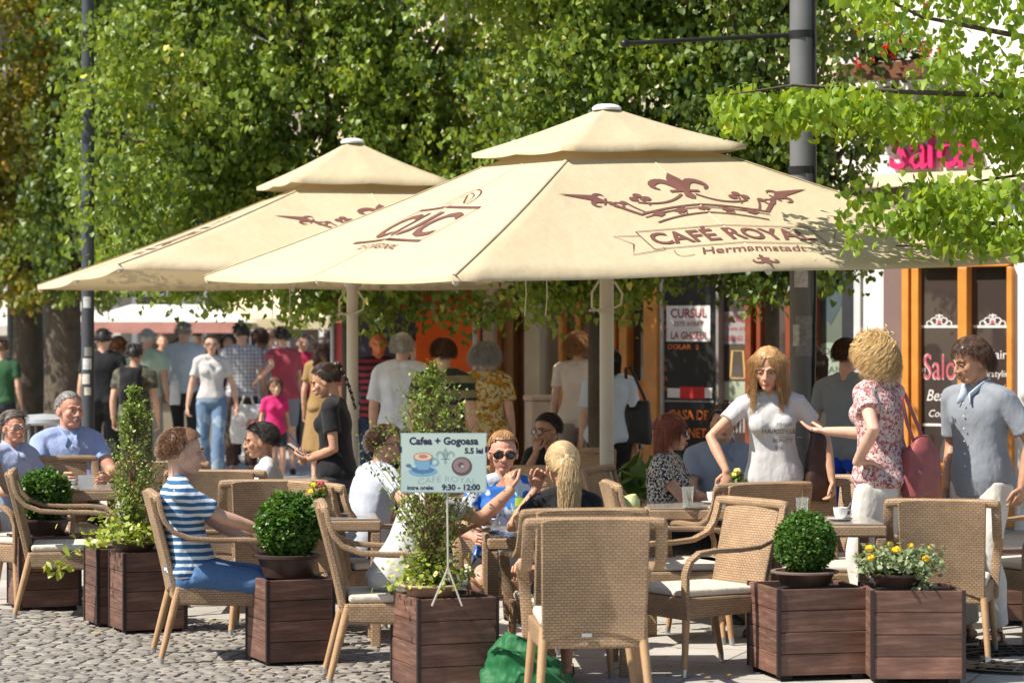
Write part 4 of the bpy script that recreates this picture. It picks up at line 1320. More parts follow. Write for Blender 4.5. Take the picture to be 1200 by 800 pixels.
    b.tube([tors(.48), tors(.53), hl((0, .03, -.05))], [.062 * (.88 if fem else 1), .052 * (.85 if fem else 1.02), .052 * (.85 if fem else 1.02)], 14, dome=True)
    hd = MB()
    e = hd.ell
    e(hl(HRC), HRR * headk, HR, 20, 12)
    e(hl((0, -.026, -.030)), np.array((.060 if fem else .064, .066, .080)) * headk, HR, 18, 12)
    e(hl((0, -.052, -.088)), np.array((.032 if fem else .04, .032, .024)) * headk, HR)
    for sg in (1, -1):
        e(hl((sg * .042, -.056, -.022)), np.array((.022, .026, .026)) * headk, HR)
        e(hl((sg * .078, .004, -.012)), np.array((.009, .020, .030)) * headk, HR @ rotz(sg * -.35))
        hd.tube([hl((sg * .012, -.092, .020)), hl((sg * .045, -.079, .022))], .0078 * headk, 8, dome=True)
    hd.tube([hl((0, -.088, .014)), hl((0, -.101, -.012)), hl((0, -.107, -.030))], [.0085 * headk, .0105 * headk, .0125 * headk], 10, dome=True)
    for sg in (1, -1): e(hl((sg * .013, -.099, -.034)), np.array((.010, .012, .009)) * headk, HR)
    e(hl((0, -.090, -.060)), np.array((.021, .011, .0065)) * headk, HR); e(hl((0, -.089, -.071)), np.array((.018, .011, .0075)) * headk, HR)
    hd.tube([hl((0, .03, -.05)), hl((0, .01, -.03))], [.05 * headk] * 2, 12, dome=True)
    v, f = remesh(b, vox, 5 if near else 2)
    out = MB(); out.add(v, f)
    v, f = remesh(hd, 0.0045 if near else 0.012, 2 if near else 1)
    # pull in eye sockets
    for sg in (1, -1):
        ec = hl((sg * .031, -.098, -.001)); r2 = np.linalg.norm(v - ec, axis=1)
        v = v + np.outer(np.exp(-(r2 / (.013 * headk)) ** 2) * .006, HR @ np.array((0, 1, 0)))
    out.add(v, f)
    for sg in (1, -1):              # fingers
        a2 = arms[sg]; hdv, pn = a2['hd'], a2['pn']; sd_ = unit(np.cross(hdv, pn)) * (1)
        cu = a2.get('curl', 35)
        th = sd_ * (1 if np.dot(sd_, np.array((0, -1, .3))) > 0 else -1)   # thumb side points forward / up
        if 'thumb' in a2: th = sd_ * (1 if np.dot(sd_, np.array(a2['thumb'], float)) > 0 else -1)
        base = a2['wr'] + hdv * .088
        for q, (off, ln) in enumerate(((.029, .072), (.010, .082), (-.010, .077), (-.028, .060))):
            p0 = base + th * off - hdv * .012; pp = [p0]; ang = 8 + 4 * q
            for s3, fr in enumerate((.45, .32, .23)):
                ang += cu * (1, 1.0, .6)[s3] * (.9 if q == 0 else 1)
                dirv = hdv * math.cos(R(ang - 8)) + pn * math.sin(R(ang - 8)) + th * off * 1.2
                pp.append(pp[-1] + unit(dirv) * ln * fr)
            out.tube(pp, [.0095, .0088, .008, .0066], 7, dome=True)
        t0 = a2['wr'] + hdv * .03 + th * .026
        d1 = unit(hdv * .65 + th * .7 + pn * .35); d2 = unit(hdv * .9 + th * .15 + pn * .4)
        out.tube([t0, t0 + d1 * .038, t0 + d1 * .038 + d2 * .032, t0 + d1 * .038 + d2 * .052], [.013, .011, .0098, .008], 7, dome=True)
    sc = Matrix.Scale(k, 4)
    def put(mb, name, mt, smooth=180, parent=root):
        q = MB(); q.merge(mb, sc); q.m = list(mb.m)
        return q.build(name, mt, parent, smooth=smooth)
    put(out, 'body', sm)
    # ---------------- clothing
    if top is not None:
        t = MB(); inf = .011 * top_loose
        torso(t, top_hem if not tuck else .03, .495 if not neckopen else .47, inf, flare=0 if tuck else .012 * top_loose)
        if not tuck and top_hem < 0:
            for sg in (1, -1): t.ell(pel + np.array((sg * .07, .05, -.01)), (.10 * w + inf, .10 * w + inf, .07))
        if top_hem < -.02:
            r, fw, u = frame_at(0)
        for sg in (1, -1):
            if top_sleeve > 0:
                P, rr = arm_pts(arms[sg], sg, 0, top_sleeve, inf * 1.1)
                rr = [q + .010 * top_loose * (i / max(1, len(rr) - 1)) * (1 if top_sleeve < 1.2 else .3) for i, q in enumerate(rr)]
                t.tube(P, rr, 14)
        v, f = remesh(t, vox, 4 if near else 1)
        if near:
            v = wrinkle(v, .012, 7, seed, .6); v = wrinkle(v, .003, 20, seed + 2, .6)
        t = MB(); t.add(v, f)
        shirt = put(t, 'shirt', top)
        if collar is not None:
            cb = MB()
            for sg in (1, -1):
                cb.tube([tors(.53, sg * .012, -.062), tors(.545, sg * .06, -.02), tors(.53, sg * .058, .035), tors(.475, sg * .022, .105), tors(.43, sg * .045, .135)],
                        [(.008, .022), (.008, .024), (.008, .026), (.008, .026), (.004, .008)], 8, right=(0, 0.2, 1) if False else None)
            put(cb, 'collar', collar)
            if buttons:
                for i in range(6):
                    bb = MB(); bb.ell(tors(.43 - i * .07, 0, .128 + inf + (belly * .9 if i > 1 else 0)), (.006, .004, .006), n=8, k=5)
                    put(bb, 'button', plain('button_pearl', (.6, .6, .58)))
    else: shirt = None
    if bottom is not None:
        t = MB(); inf = .012 * bot_loose
        torso(t, -.09, .10 if tuck or top is None else .0, inf * .8, bell=True)
        for sg in (1, -1):
            P, rr = leg_pts(sg, 0, bot_len, inf, 1.0, bot_loose if bot_len > 1.2 else .8 * bot_loose)
            t.tube(P, rr, 14)
        v, f = remesh(t, vox, 4 if near else 1)
        if near: v = wrinkle(v, .010, 9, seed + 5, .6)
        t = MB(); t.add(v, f); put(t, 'trousers' if bot_len > 1.2 else 'shorts', bottom)
    if skirt is not None:
        t = MB(); mt, ln, fl = skirt
        if pose == 'stand':
            t.tube([spine_at(.16), pel, pel + np.array((0, 0, -ln))], [(.14 * w, .11 * w), (.19 * w, .14 * w), (.20 + fl, .15 + fl)], 24)
        else:
            torso(t, -.09, .1, .012)
            for sg in (1, -1):
                P, rr = leg_pts(sg, 0, .9, .02); t.tube(P, rr, 14)
        v, f = remesh(t, vox, 3); v = wrinkle(v, .008, 9, seed, .5)
        t = MB(); t.add(v, f); put(t, 'skirt', mt)
    if shoe is not None:
        for sg in (1, -1):
            a = lg[sg]; an = a['an']; to = a['toe']; up = np.array((0, 0, 1.0)); t = MB()
            if sandal:
                t.tube([an - to * .06 + up * -.07, an + to * .06 + up * -.07, an + to * .19 + up * -.07], [(.036, .011), (.042, .011), (.04, .010)], 12, dome=True, right=np.cross(to, up))
                for q in (.02, .10, .14):
                    c0 = an + to * q; rt = unit(np.cross(to, up)); hh = -.005 if q < .05 else -.03 - (q - .1) * .25
                    t.tube([c0 + rt * .043 + up * -.065, c0 + rt * .036 + up * hh, c0 + up * (hh + .008), c0 - rt * .036 + up * hh, c0 - rt * .043 + up * -.065], [(.012, .004)] * 5, 6, right=to)
            else:
                t.tube([an - to * .05 + up * -.04, an + up * -.035, an + to * .07 + up * -.045, an + to * .16 + up * -.058], [(.034, .038), (.042, .044), (.044, .034), (.042, .022)], 12, dome=True, right=np.cross(to, up))
                t.tube([an - to * .06 + up * -.075, an + to * .06 + up * -.075, an + to * .19 + up * -.075], [(.036, .008), (.043, .008), (.04, .007)], 12, dome=True, right=np.cross(to, up), m=1)
            put(t, 'sandal' if sandal else 'shoe', [shoe, plain('shoe_sole', (.5, .48, .44))])
    # ---------------- eyes, brows, lips
    if near:
        for sg in (1, -1):
            t = MB()
            t.ell(hl((sg * .031, -.0785, 0)), np.array((.0112, .0095, .0064)) * headk, HR, 12, 8, m=0)
            t.ell(hl((sg * .031, -.0858, -.0002)), np.array((.0060, .0035, .0058)) * headk, HR, 10, 6, m=1)
            t.tube([hl((sg * .019, -.0865, .0045)), hl((sg * .031, -.0885, .0070)), hl((sg * .043, -.084, .0035))], .0032 * headk, 6, m=2, dome=True)
            put(t, 'eye', [plain('eye_white', (.42, .36, .32), .3, 0, bump=0), plain('iris', (.03, .02, .012), .2, 0, bump=0), sm])
        for sg in (1, -1):
            t = MB()
            t.tube([hl((sg * .013, -.098, .0225)), hl((sg * .03, -.0955, .0285)), hl((sg * .050, -.080, .0225))], [(.0028, .0018), (.0036, .002), (.002, .0012)], 6, dome=True)
            put(t, 'eyebrow', plain('brow_%d' % int(haircol[0] * 1000), mul(haircol, .6), .8))
        t = MB()
        t.tube([hl((-.021, -.092, -.066)), hl((-.008, -.1015, -.0625)), hl((0, -.1025, -.064)), hl((.008, -.1015, -.0625)), hl((.021, -.092, -.066))], [(.001, .001), (.0045, .003), (.0042, .003), (.0045, .003), (.001, .001)], 8, right=HR @ np.array((0, 0, 1)))
        t.tube([hl((-.018, -.093, -.068)), hl((0, -.1005, -.0735)), hl((.018, -.093, -.068))], [(.0012, .001), (.005, .003), (.0012, .001)], 8, right=HR @ np.array((0, 0, 1)))
        put(t, 'lips', plain('lips_f' if fem else 'lips_m', (.42, .13, .11) if fem else (.36, .16, .12), .45, bump=0))
        if mous:
            t = MB()
            for sg in (1, -1): t.tube([hl((0, -.107, -.050)), hl((sg * .014, -.106, -.053)), hl((sg * .03, -.095, -.063))], [(.007, .005), (.0075, .005), (.003, .002)], 8, dome=True, right=HR @ np.array((0, 0, 1)))
            put(t, 'moustache', hairmat('hair_%d_%d' % (int(haircol[0] * 1000), int(haircol[2] * 1000)), haircol, haircol2))
    if glasses:
        t = MB(); lens, gm = glasses
        up = .085 if lens == 'head' else 0
        for sg in (1, -1):
            yy, zz = (-.103, -.002) if not up else (-.07, .085)
            t.ell(hl((sg * .034, yy, zz)), np.array((.029, .005, .021)) * headk, HR @ rotz(sg * .18), 16, 6, m=0)
            t.tube([hl((sg * .064, yy + .012, zz + .005)), hl((sg * .083, -.03 + (0.02 if up else 0), zz + .008)), hl((sg * .083, .02, zz + .002))], .0028 * headk, 6, m=1)
            if lens == 'clear' or lens == 'dark':
                ring = [hl((sg * .034 + .029 * math.cos(q), yy - .005 + sg * .0 + abs(.029 * math.cos(q)) * .18, zz + .021 * math.sin(q))) for q in np.linspace(0, 2 * math.pi, 17)]
                t.tube(ring, .0024 * headk, 6, m=1)
        t.tube([hl((-.008, -.108 if not up else -.075, .004 + (zz if up else 0))), hl((.008, -.108 if not up else -.075, .004 + (zz if up else 0)))], .003, 6, m=1)
        lm = plain('sunglass_lens', (.015, .012, .012), .08, 0, bump=0, spec=.8) if lens != 'clear' else plain('clear_lens', (.30, .22, .18), .1, 0, bump=0, spec=.8)
        put(t, 'glasses' if lens == 'clear' else 'sunglasses', [lm, gm])
    # ---------------- hair
    hm = hairmat('hair_%d_%d' % (int(haircol[0] * 1000), int(haircol[2] * 1000)), haircol, haircol2)
    rs = np.random.default_rng(seed)
    t = MB()
    if hair not in ('none',):
        off = {'short': .011, 'buzz': .004, 'side': .004, 'bob': .016, 'long': .012, 'curly': .013, 'pony': .010, 'braid': .013, 'bun': .009, 'wavyshort': .014, 'puff': .024}.get(hair, .01)
        n, kk = (40, 26) if near else (20, 14)
        idx = {}; V = []; F = []
        for i in range(kk + 1):
            th = math.pi * i / kk
            for j in range(n):
                a = 2 * math.pi * j / n
                dv = np.array((math.sin(th) * math.cos(a), math.sin(th) * math.sin(a), math.cos(th)))
                if hair == 'side' and dv[2] > .55: ok = False
                else: ok = hair_ok(dv, {'bob': -.14, 'long': -.14, 'curly': -.12, 'puff': -.1, 'braid': -.1, 'pony': -.08}.get(hair, 0.0) if dv[1] > -.35 else (-.06 if hair != 'buzz' else 0))
                if ok:
                    nz = mnoise.noise(Vector(dv * 3.0) + Vector((seed, 0, 0))) * off * .7
                    idx[(i, j)] = len(V); V.append(hl(HRC + dv * (HRR + off + nz)))
                    
        for i in range(kk):
            for j in range(n):
                q = [(i, j), (i + 1, j), (i + 1, (j + 1) % n), (i, (j + 1) % n)]
                if all(z in idx for z in q): F.append(tuple(idx[z] for z in q))
        t.add(V, F)
        # strands
        cfg = {'short': (.045, .15, 0), 'buzz': (.012, .2, 0), 'side': (.02, .2, 0), 'bob': (.17, .3, .004), 'long': (.42, .3, .010), 'curly': (.13, .35, .022), 'pony': (.12, 0, 0), 'braid': (.12, 0, 0), 'bun': (.1, 0, 0), 'wavyshort': (.08, .12, .010), 'puff': (.09, .25, .012)}[hair]
        ns = {'curly': 3000, 'long': 2400, 'bob': 1700, 'pony': 1500, 'braid': 1200}.get(hair, 1500) if near else {'long': 160, 'bob': 120}.get(hair, 90)
        wd = (.0011 if hair in ('short', 'buzz', 'bob', 'side') else .0010) if near else .005
        tie = hl((0, .112, .045)) if hair in ('pony',) else hl((0, .105, .07))
        made = 0; tries = 0
        while made < ns and tries < ns * 6:
            tries += 1
            dv = unit(rs.normal(size=3))
            if hair == 'side' and dv[2] > .5: continue
            if not hair_ok(dv, 0.0 if dv[1] < 0 else -.08): continue
            made += 1
            p0 = HRC + dv * (HRR + off * .6)
            Lh = cfg[0] * rs.uniform(.75, 1.1); nst = 9 if near else 5
            pts = []
            if hair in ('pony', 'braid', 'bun'):
                tl = HR.T @ (tie - hc) / headk
                for s in np.linspace(0, 1, 7):
                    q = p0 * (1 - s) + tl * s
                    dd = (q - HRC) / (HRR + off + .003); nn = np.linalg.norm(dd)
                    if nn < 1: q = HRC + dd / nn * (HRR + off + .003)
                    pts.append(hl(q))
            else:
                q = p0.copy(); step = Lh / nst
                dirv = unit(dv * cfg[1] * 1.0 + np.array((dv[0] * .8, dv[1] * .35 + (.55 if hair in ('short', 'buzz', 'side') else .15), .15 if hair == 'short' else -.2)))
                if hair == 'short' and dv[1] < -.2: dirv = unit(np.array((.75, -.10, .35)) + dv * .25)
                if hair in ('long', 'bob'): dirv = unit(np.array((dv[0] * .9 + .15 * np.sign(dv[0]), dv[1] * .3 + .1, -.25)))
                ph = rs.uniform(0, 6.28); fr = rs.uniform(45, 70) if hair == 'curly' else rs.uniform(18, 34)
                side1 = unit(np.cross(dv, (0, 0, 1))); ddv = dv
                for s in range(nst + 1):
                    wv = cfg[2] * min(1, s / 3)
                    pts.append(hl(q + side1 * wv * math.sin(ph + fr * s * step) + ddv * wv * .8 * math.cos(ph + fr * s * step)))
                    if hair in ('long', 'bob'): step = Lh / nst
                    g = .10 if hair in ('short', 'buzz', 'puff') else .3
                    dirv = unit(dirv * (1 - g) + np.array((0, 0, -1)) * g)
                    q = q + dirv * step
                    dd = (q - HRC) / (HRR + off); nn = np.linalg.norm(dd)
                    if nn < 1 and q[2] > -.06: q = HRC + dd / nn * (HRR + off)
                    if hair in ('long', 'bob') and q[2] < 0.03 and q[1] < -.02:   # keep the face clear
                        sx = 1 if q[0] >= 0 else -1
                        q[0] = sx * max(abs(q[0]), .068)
                    if hair in ('long', 'bob') and q[2] < .03:
                        rr_ = math.hypot(q[0], q[1] - .01)
                        if rr_ < .072 and q[2] < -.1: q[0] *= .072 / (rr_ + 1e-6)
                        mx_ = .090 + .02 * rs.uniform() + (.030 if q[2] < -.12 else 0)
                        if rr_ > mx_: q[0] *= mx_ / rr_; q[1] = .01 + (q[1] - .01) * mx_ / rr_
            rr = [wd * (1.6 - 1.2 * s / (len(pts) - 1)) for s in range(len(pts))]
            t.tube(pts, rr, 3, cap=False)
        if hair in ('curly', 'puff') and near:
            for i in range(520 if hair == 'curly' else 260):
                dv = unit(rs.normal(size=3))
                if not hair_ok(dv, -.12 if dv[1] > -.3 else .0): continue
                low = .05 * max(0, -dv[2]) if hair == 'curly' else 0
                c0 = HRC + dv * (HRR + off * rs.uniform(.8, 1.7)) + (0, 0, -low)
                ax = unit(np.array((0, 0, -1.0)) + rs.normal(size=3) * .5); s1 = unit(np.cross(ax, dv)); s2 = np.cross(ax, s1); rr0 = rs.uniform(.007, .013)
                tt = np.linspace(0, rs.uniform(1.2, 2.2) * 6.28, 12)
                t.tube([hl(c0 + ax * q * .0045 + (s1 * math.cos(q) + s2 * math.sin(q)) * rr0) for q in tt], [(.0042, .0016)] * 12, 4, cap=False)
        if hair == 'pony':
            t.ell(tie, (.018, .016, .018))
            for i in range(2200 if near else 60):
                a = rs.uniform(0, 6.28); r0 = rs.uniform(0, 1) ** .5
                pts = []; ph = rs.uniform(0, 6.28)
                o = np.array((math.cos(a), math.sin(a), 0))
                Lp = rs.uniform(.2, .36)
                for s in range(9):
                    u = s / 8; spread = .010 + .045 * math.sin(min(1, u * 1.25) * math.pi * .62)
                    pts.append(tie + HR @ np.array((0, .02 + .02 * math.sin(u * 2.2), 0)) + o * r0 * spread * np.array((1.2, .6, 1)) + np.array((math.sin(ph + u * 9) * .006, math.cos(ph + u * 8) * .004, -Lp * u + .012 * math.sin(min(1, u * 3) * math.pi))))
                t.tube(pts, [wd * .8] * 8 + [wd * .3], 3, cap=False)
        if hair == 'braid':
            for i in range(14):
                u = i / 13; t.ell(tie + HR @ np.array((0.008 * (-1) ** i, .03 + .012 * math.sin(u * 3), -.33 * u + .01)), (.019 - .008 * u, .017 - .007 * u, .020), roty(.6 * (-1) ** i), 8, 6)
            t.ell(tie + HR @ np.array((0, .01, .01)), (.03, .03, .028))
        if hair == 'bun': t.ell(tie + HR @ np.array((0, .02, .01)), (.038, .034, .036))
        put(t, 'hair', hm)
    if hatcol is not None:
        t = MB(); kind, hmat = hatcol
        V = []
        t.ell(hl(HRC + np.array((0, 0, .012))), (HRR + .012) * headk, HR, 20, 12)
        keep = MB()
        vv = np.vstack(t.v); lc = (vv - hc) @ HR / headk
        ok = lc[:, 2] > .045 + .012 * 0
        F = [q for q in t.f if all(ok[i] for i in q)]
        t.f = F; t.m = [0] * len(F)
        if kind == 'cap':
            t.tube([hl((0, -.08, .05)), hl((0, -.115, .047)), hl((0, -.15, .036))], [(.07, .006), (.068, .006), (.045, .005)], 14, dome=True, right=HR @ np.array((1, 0, 0)))
        else:
            q = MB(); q.lathe([(.09, .0), (.14, -.012), (.14, -.006), (.09, .008)], n=24)
            vv = np.vstack(q.v); t.add([hl(z + np.array((0, .01, .05))) for z in vv], q.f)
        put(t, 'cap' if kind == 'cap' else 'hat', hmat)
    root['_k'] = k
    if extra: extra(root, dict(k=k, hl=hl, tors=tors, arms=arms, lg=lg, put=put, spine=spine_at, sh=sh, HR=HR, shirt=shirt, frame=frame_at))
    del root['_k']
    return root
# ================================================================== wicker furniture
def wicker():
    t = NT('wicker_weave')
    uv = t.node('ShaderNodeUVMap')
    br = t.node('ShaderNodeTexBrick'); t.link(uv.outputs[0], br.inputs['Vector'])
    br.inputs['Scale'].default_value = 1.0; br.inputs['Brick Width'].default_value = .026; br.inputs['Row Height'].default_value = .0125
    br.inputs['Mortar Size'].default_value = .0017; br.inputs['Mortar Smooth'].default_value = .8; br.inputs['Bias'].default_value = 0
    br.inputs['Color1'].default_value = (.43, .295, .18, 1); br.inputs['Color2'].default_value = (.36, .24, .145, 1); br.inputs['Mortar'].default_value = (.23, .14, .075, 1)
    nz = t.noise(t.coord(), 5, 4)
    t.base(t.mix(1.0, br.outputs['Color'], t.ramp(nz, [(.3, (.75, .75, .76)), (.7, (1.15, 1.14, 1.1))]), 'MULTIPLY'))
    t.set(rough=.5, spec=.35)
    b = t.node('ShaderNodeBump'); b.inputs['Strength'].default_value = .9; b.inputs['Distance'].default_value = .004; b.invert = True
    t.link(br.outputs['Fac'], b.inputs['Height']); t.link(b.outputs[0], t.b.inputs['Normal'])
    return t.mat
WICK = wicker()
WTUBE = plain('wicker_wrap', (.40, .245, .125), .5, .15, 8, .7, 150, dist=.004)
CUSH = cloth('cream_cushion', (.60, .54, .44), wr=.5)
STEEL = plain('steel_foot', (.5, .5, .5), .3, .1, metal=.8)
def make_chair():
    r = empty('wicker_armchair', (0, 0, 0))
    # back panel, arched lower edge; local: sitter faces -Y
    nu, nv = 14, 16; mb = MB(); V = []
    def bp(u, v, o):
        w = .225 + .012 * v
        x = (u - .5) * 2 * w
        zlow = .33 + .05 * (1 - (2 * u - 1) ** 2)
        z = zlow + (.885 - zlow) * v - .012 * (abs(2 * u - 1) ** 6) * (v > .95)
        y = .235 + .13 * max(0, (z - .33) / .55) ** 1.15 - .02 * (1 - (2 * u - 1) ** 2)
        return (x, y + o, z)
    for o in (0, .032):
        V += [bp(i / nu, j / nv, o) for j in range(nv + 1) for i in range(nu + 1)]
    N = (nu + 1) * (nv + 1); F = []
    for j in range(nv):
        for i in range(nu):
            a = j * (nu + 1) + i
            F.append((a, a + 1, a + nu + 2, a + nu + 1)); F.append((a + N, a + N + nu + 1, a + N + nu + 2, a + N + 1))
    for i in range(nu): F.append((i, i + N, i + 1 + N, i + 1)); a = nv * (nu + 1) + i; F.append((a, a + 1, a + 1 + N, a + N))
    for j in range(nv):
        a = j * (nu + 1); F.append((a, a + nu + 1, a + nu + 1 + N, a + N)); a += nu; F.append((a, a + N, a + nu + 1 + N, a + nu + 1))
    mb.add(V, F); mb.build('backrest', WICK, r, smooth=40, uv=True, bevel=.006)
    mb = MB(); mb.tube([(x, .352 + .0 * x, .868 - .25 * max(0, abs(x) - .22) ** 1.5) for x in np.linspace(-.292, .292, 14)], [(.020, .024)] * 14, 10, dome=True, right=(0, 1, 0), sq=3.2); mb.build('top_rail', WICK, r, smooth=60, uv=True)
    # seat box
    mb = MB()
    mb.add([(-.25, -.27, .29), (.25, -.27, .29), (.235, .25, .31), (-.235, .25, .31), (-.26, -.28, .405), (.26, -.28, .405), (.24, .25, .405), (-.24, .25, .405)],
           [(0, 3, 2, 1), (4, 5, 6, 7), (0, 1, 5, 4), (1, 2, 6, 5), (2, 3, 7, 6), (3, 0, 4, 7)])
    mb.build('seat', WICK, r, uv=True, bevel=.012)
    mb = MB(); mb.add([(x * .235, -.265 + .5 * t, z) for z in (.407, .447) for t in (0, 1) for x in ((-1, 1) if t == 0 else (1, -1))], [(3, 2, 1, 0), (4, 5, 6, 7), (0, 1, 5, 4), (1, 2, 6, 5), (2, 3, 7, 6), (3, 0, 4, 7)])
    mb.build('cushion', CUSH, r, bevel=.016, seg=3)
    for sg in (-1, 1):
        p = [(sg * .288, .348, .86), (sg * .290, .335, .80), (sg * .292, .315, .745), (sg * .292, .27, .69), (sg * .291, .18, .655), (sg * .29, .05, .645), (sg * .29, -.10, .645), (sg * .288, -.20, .635), (sg * .28, -.255, .595), (sg * .27, -.275, .53), (sg * .262, -.27, .42), (sg * .255, -.26, .31)]
        P = [np.array(q) for q in p]; PP = []
        for i in range(len(P) - 1): PP += [P[i] * (1 - t) + P[i + 1] * t for t in (0, .5)]
        PP.append(P[-1])
        mb = MB(); mb.tube(PP, [(.027, .014)] * len(PP), 10, dome=True, right=(1, 0, 0), sq=3.5); mb.build('arm', WICK, r, smooth=50, uv=True)
    for sx in (-1, 1):
        for sy, (y0, y1, x0, x1, z0) in ((-1, (-.245, -.275, .235, .262, .33)), (1, (.235, .33, .215, .245, .40))):
            mb = MB(); mb.tube([(sx * x0, y0, z0), (sx * (x0 + x1) / 2, (y0 + y1) / 2, z0 / 2 + .02), (sx * x1, y1, .035)], [.022, .019, .0155], 12); lg = mb.build('leg', WTUBE, r, smooth=60)
            mb = MB(); mb.tube([(sx * x1, y1, .04), (sx * (x1 + .002), y1 + .004 * sy, 0)], [.0158, .015], 12); mb.build('foot_cap', STEEL, lg, smooth=60)
    mb = MB(); mb.box((.03, .262, .37), (.045, .004, .016)); mb.build('maker_plate', STEEL, r)
    return r
CH = make_chair(); chair_used = False
def chair(px, p, rot, label, sc=1.0):
    global chair_used
    d = D(p); c = CH if not chair_used else copy_tree(CH); chair_used = True
    c.location = (X(px, d), d, 0); c.rotation_euler = (0, 0, R(rot)); c.scale = (sc,) * 3
    tag(c, label, 'chair', 'wicker armchairs of the cafe terrace'); return c
chair(84, 193, 98, 'empty wicker armchair in profile at the far left between two planters')
chair(258, 222, 102, 'wicker armchair that the man in the striped shirt sits in')
chair(462, 237, 96, 'wicker armchair in profile between two planters, holding the white shirted man')
chair(690, 258, 183, 'largest wicker armchair in front, seen straight from behind', 1.02)
chair(818, 229, -58, 'empty wicker armchair turned half left with a cream cushion, right of the largest one', .97)
chair(1108, 220, 168, 'wicker armchair seen from behind beside the yellow flower pot', .96)
chair(1212, 208, -62, 'wicker armchair cut by the right edge of the photo')
chair(945, 211, 4, 'wicker armchair facing the camera behind the clipped round box bush')
chair(790, 210, 96, 'empty wicker armchair in profile below the red haired woman')
chair(858, 207, 205, 'wicker armchair with its back turned beyond the half turned empty one')
chair(326, 203, 181, 'wicker armchair with its back turned behind the left round bush')
chair(262, 190, 178, 'wicker armchair back just right of the man in the striped shirt')
chair(203, 178, 176, 'wicker armchair back farther behind the man in the striped shirt')
chair(432, 208, 125, 'wicker armchair holding the man in sunglasses behind the tall shrub')
chair(668, 241, 190, 'wicker armchair holding the blonde ponytailed woman')
chair(588, 216, 8, 'wicker armchair holding the woman in the blue and white blouse')
chair(632, 184, 175, 'wicker armchair back below the man resting his head on his hand')
chair(765, 190, 70, 'wicker armchair holding the red haired woman in sunglasses')
chair(845, 187, 0, 'wicker armchair holding the man with glasses pushed up on his head')
chair(655, 166, -20, 'wicker armchair holding the man resting his head on his hand')
chair(72, 178, 20, 'wicker armchair holding the man with the moustache')
chair(12, 186, 60, 'wicker armchair holding the man at the left edge')
chair(328, 178, -75, 'small looking wicker armchair holding the boy')
chair(1000, 206, -30, 'wicker armchair half hidden behind the woman in the floral blouse')

def table(px, p, rot, label, w=.7, h=.70):
    d = D(p); r = empty('wicker_table', (X(px, d), d, 0), R(rot), label, 'table', 'square wicker cafe tables')
    mb = MB(); mb.box((0, 0, h - .035), (w, w, .06)); mb.build('apron', WICK, r, uv=True, bevel=.01)
    mb = MB(); mb.box((0, 0, h + .001), (w - .03, w - .03, .01)); mb.build('table_top', plain('smoked_top', (.30, .26, .22), .15, .1, bump=0, spec=.6), r, bevel=.003)
    for sx in (-1, 1):
        for sy in (-1, 1):
            mb = MB(); mb.box((sx * (w / 2 - .03), sy * (w / 2 - .03), (h - .066) / 2), (.055, .055, h - .067)); mb.build('leg', WICK, r, uv=True, bevel=.008)
    return r, h
T4, _ = table(650, 229, 3, 'wicker table shared by the blonde woman and her friends', .72, .70)
T1, _ = table(112, 179, 10, 'wicker table with a white coffee cup at the left', .66)
T2, _ = table(392, 212, 5, 'wicker table with a small flower vase beside the round bush', .5)
T3, _ = table(818, 203, 0, 'wicker table beside the red haired woman', .62, .72)
T5, _ = table(962, 223, 2, 'wicker table behind the right hand planter', .60, .73)

# ------------------------------------------------------------------ planters
def plank_mat():
    t = NT('stained_planks'); v = t.mapping((1.2, 1.2, 14))
    n1 = t.noise(v, 3.0, 6, .65); n2 = t.noise(t.coord(), 5, 3)
    at = t.node('ShaderNodeAttribute'); at.attribute_name = 'tone'
    b = t.ramp(n1, [(.28, (.080, .042, .031)), (.5, (.145, .078, .056)), (.75, (.25, .155, .12))])
    b = t.mix(1.0, b, t.ramp(n2, [(.3, (.75, .75, .78)), (.7, (1.2, 1.15, 1.12))]), 'MULTIPLY')
    b = t.mix(1.0, b, t.ramp(at.outputs['Fac'], [(0, (.7, .7, .7)), (1, (1.3, 1.25, 1.25))]), 'MULTIPLY')
    t.base(b); t.set(rough=.55, spec=.35); t.bump(n1, .35, .006); return t.mat
PLK = plank_mat()
SOIL = plain('dark_soil', (.03, .022, .016), .95, .3, 20, .8, 40)
LIN = plain('planter_liner', (.012, .010, .010), .8, bump=0)
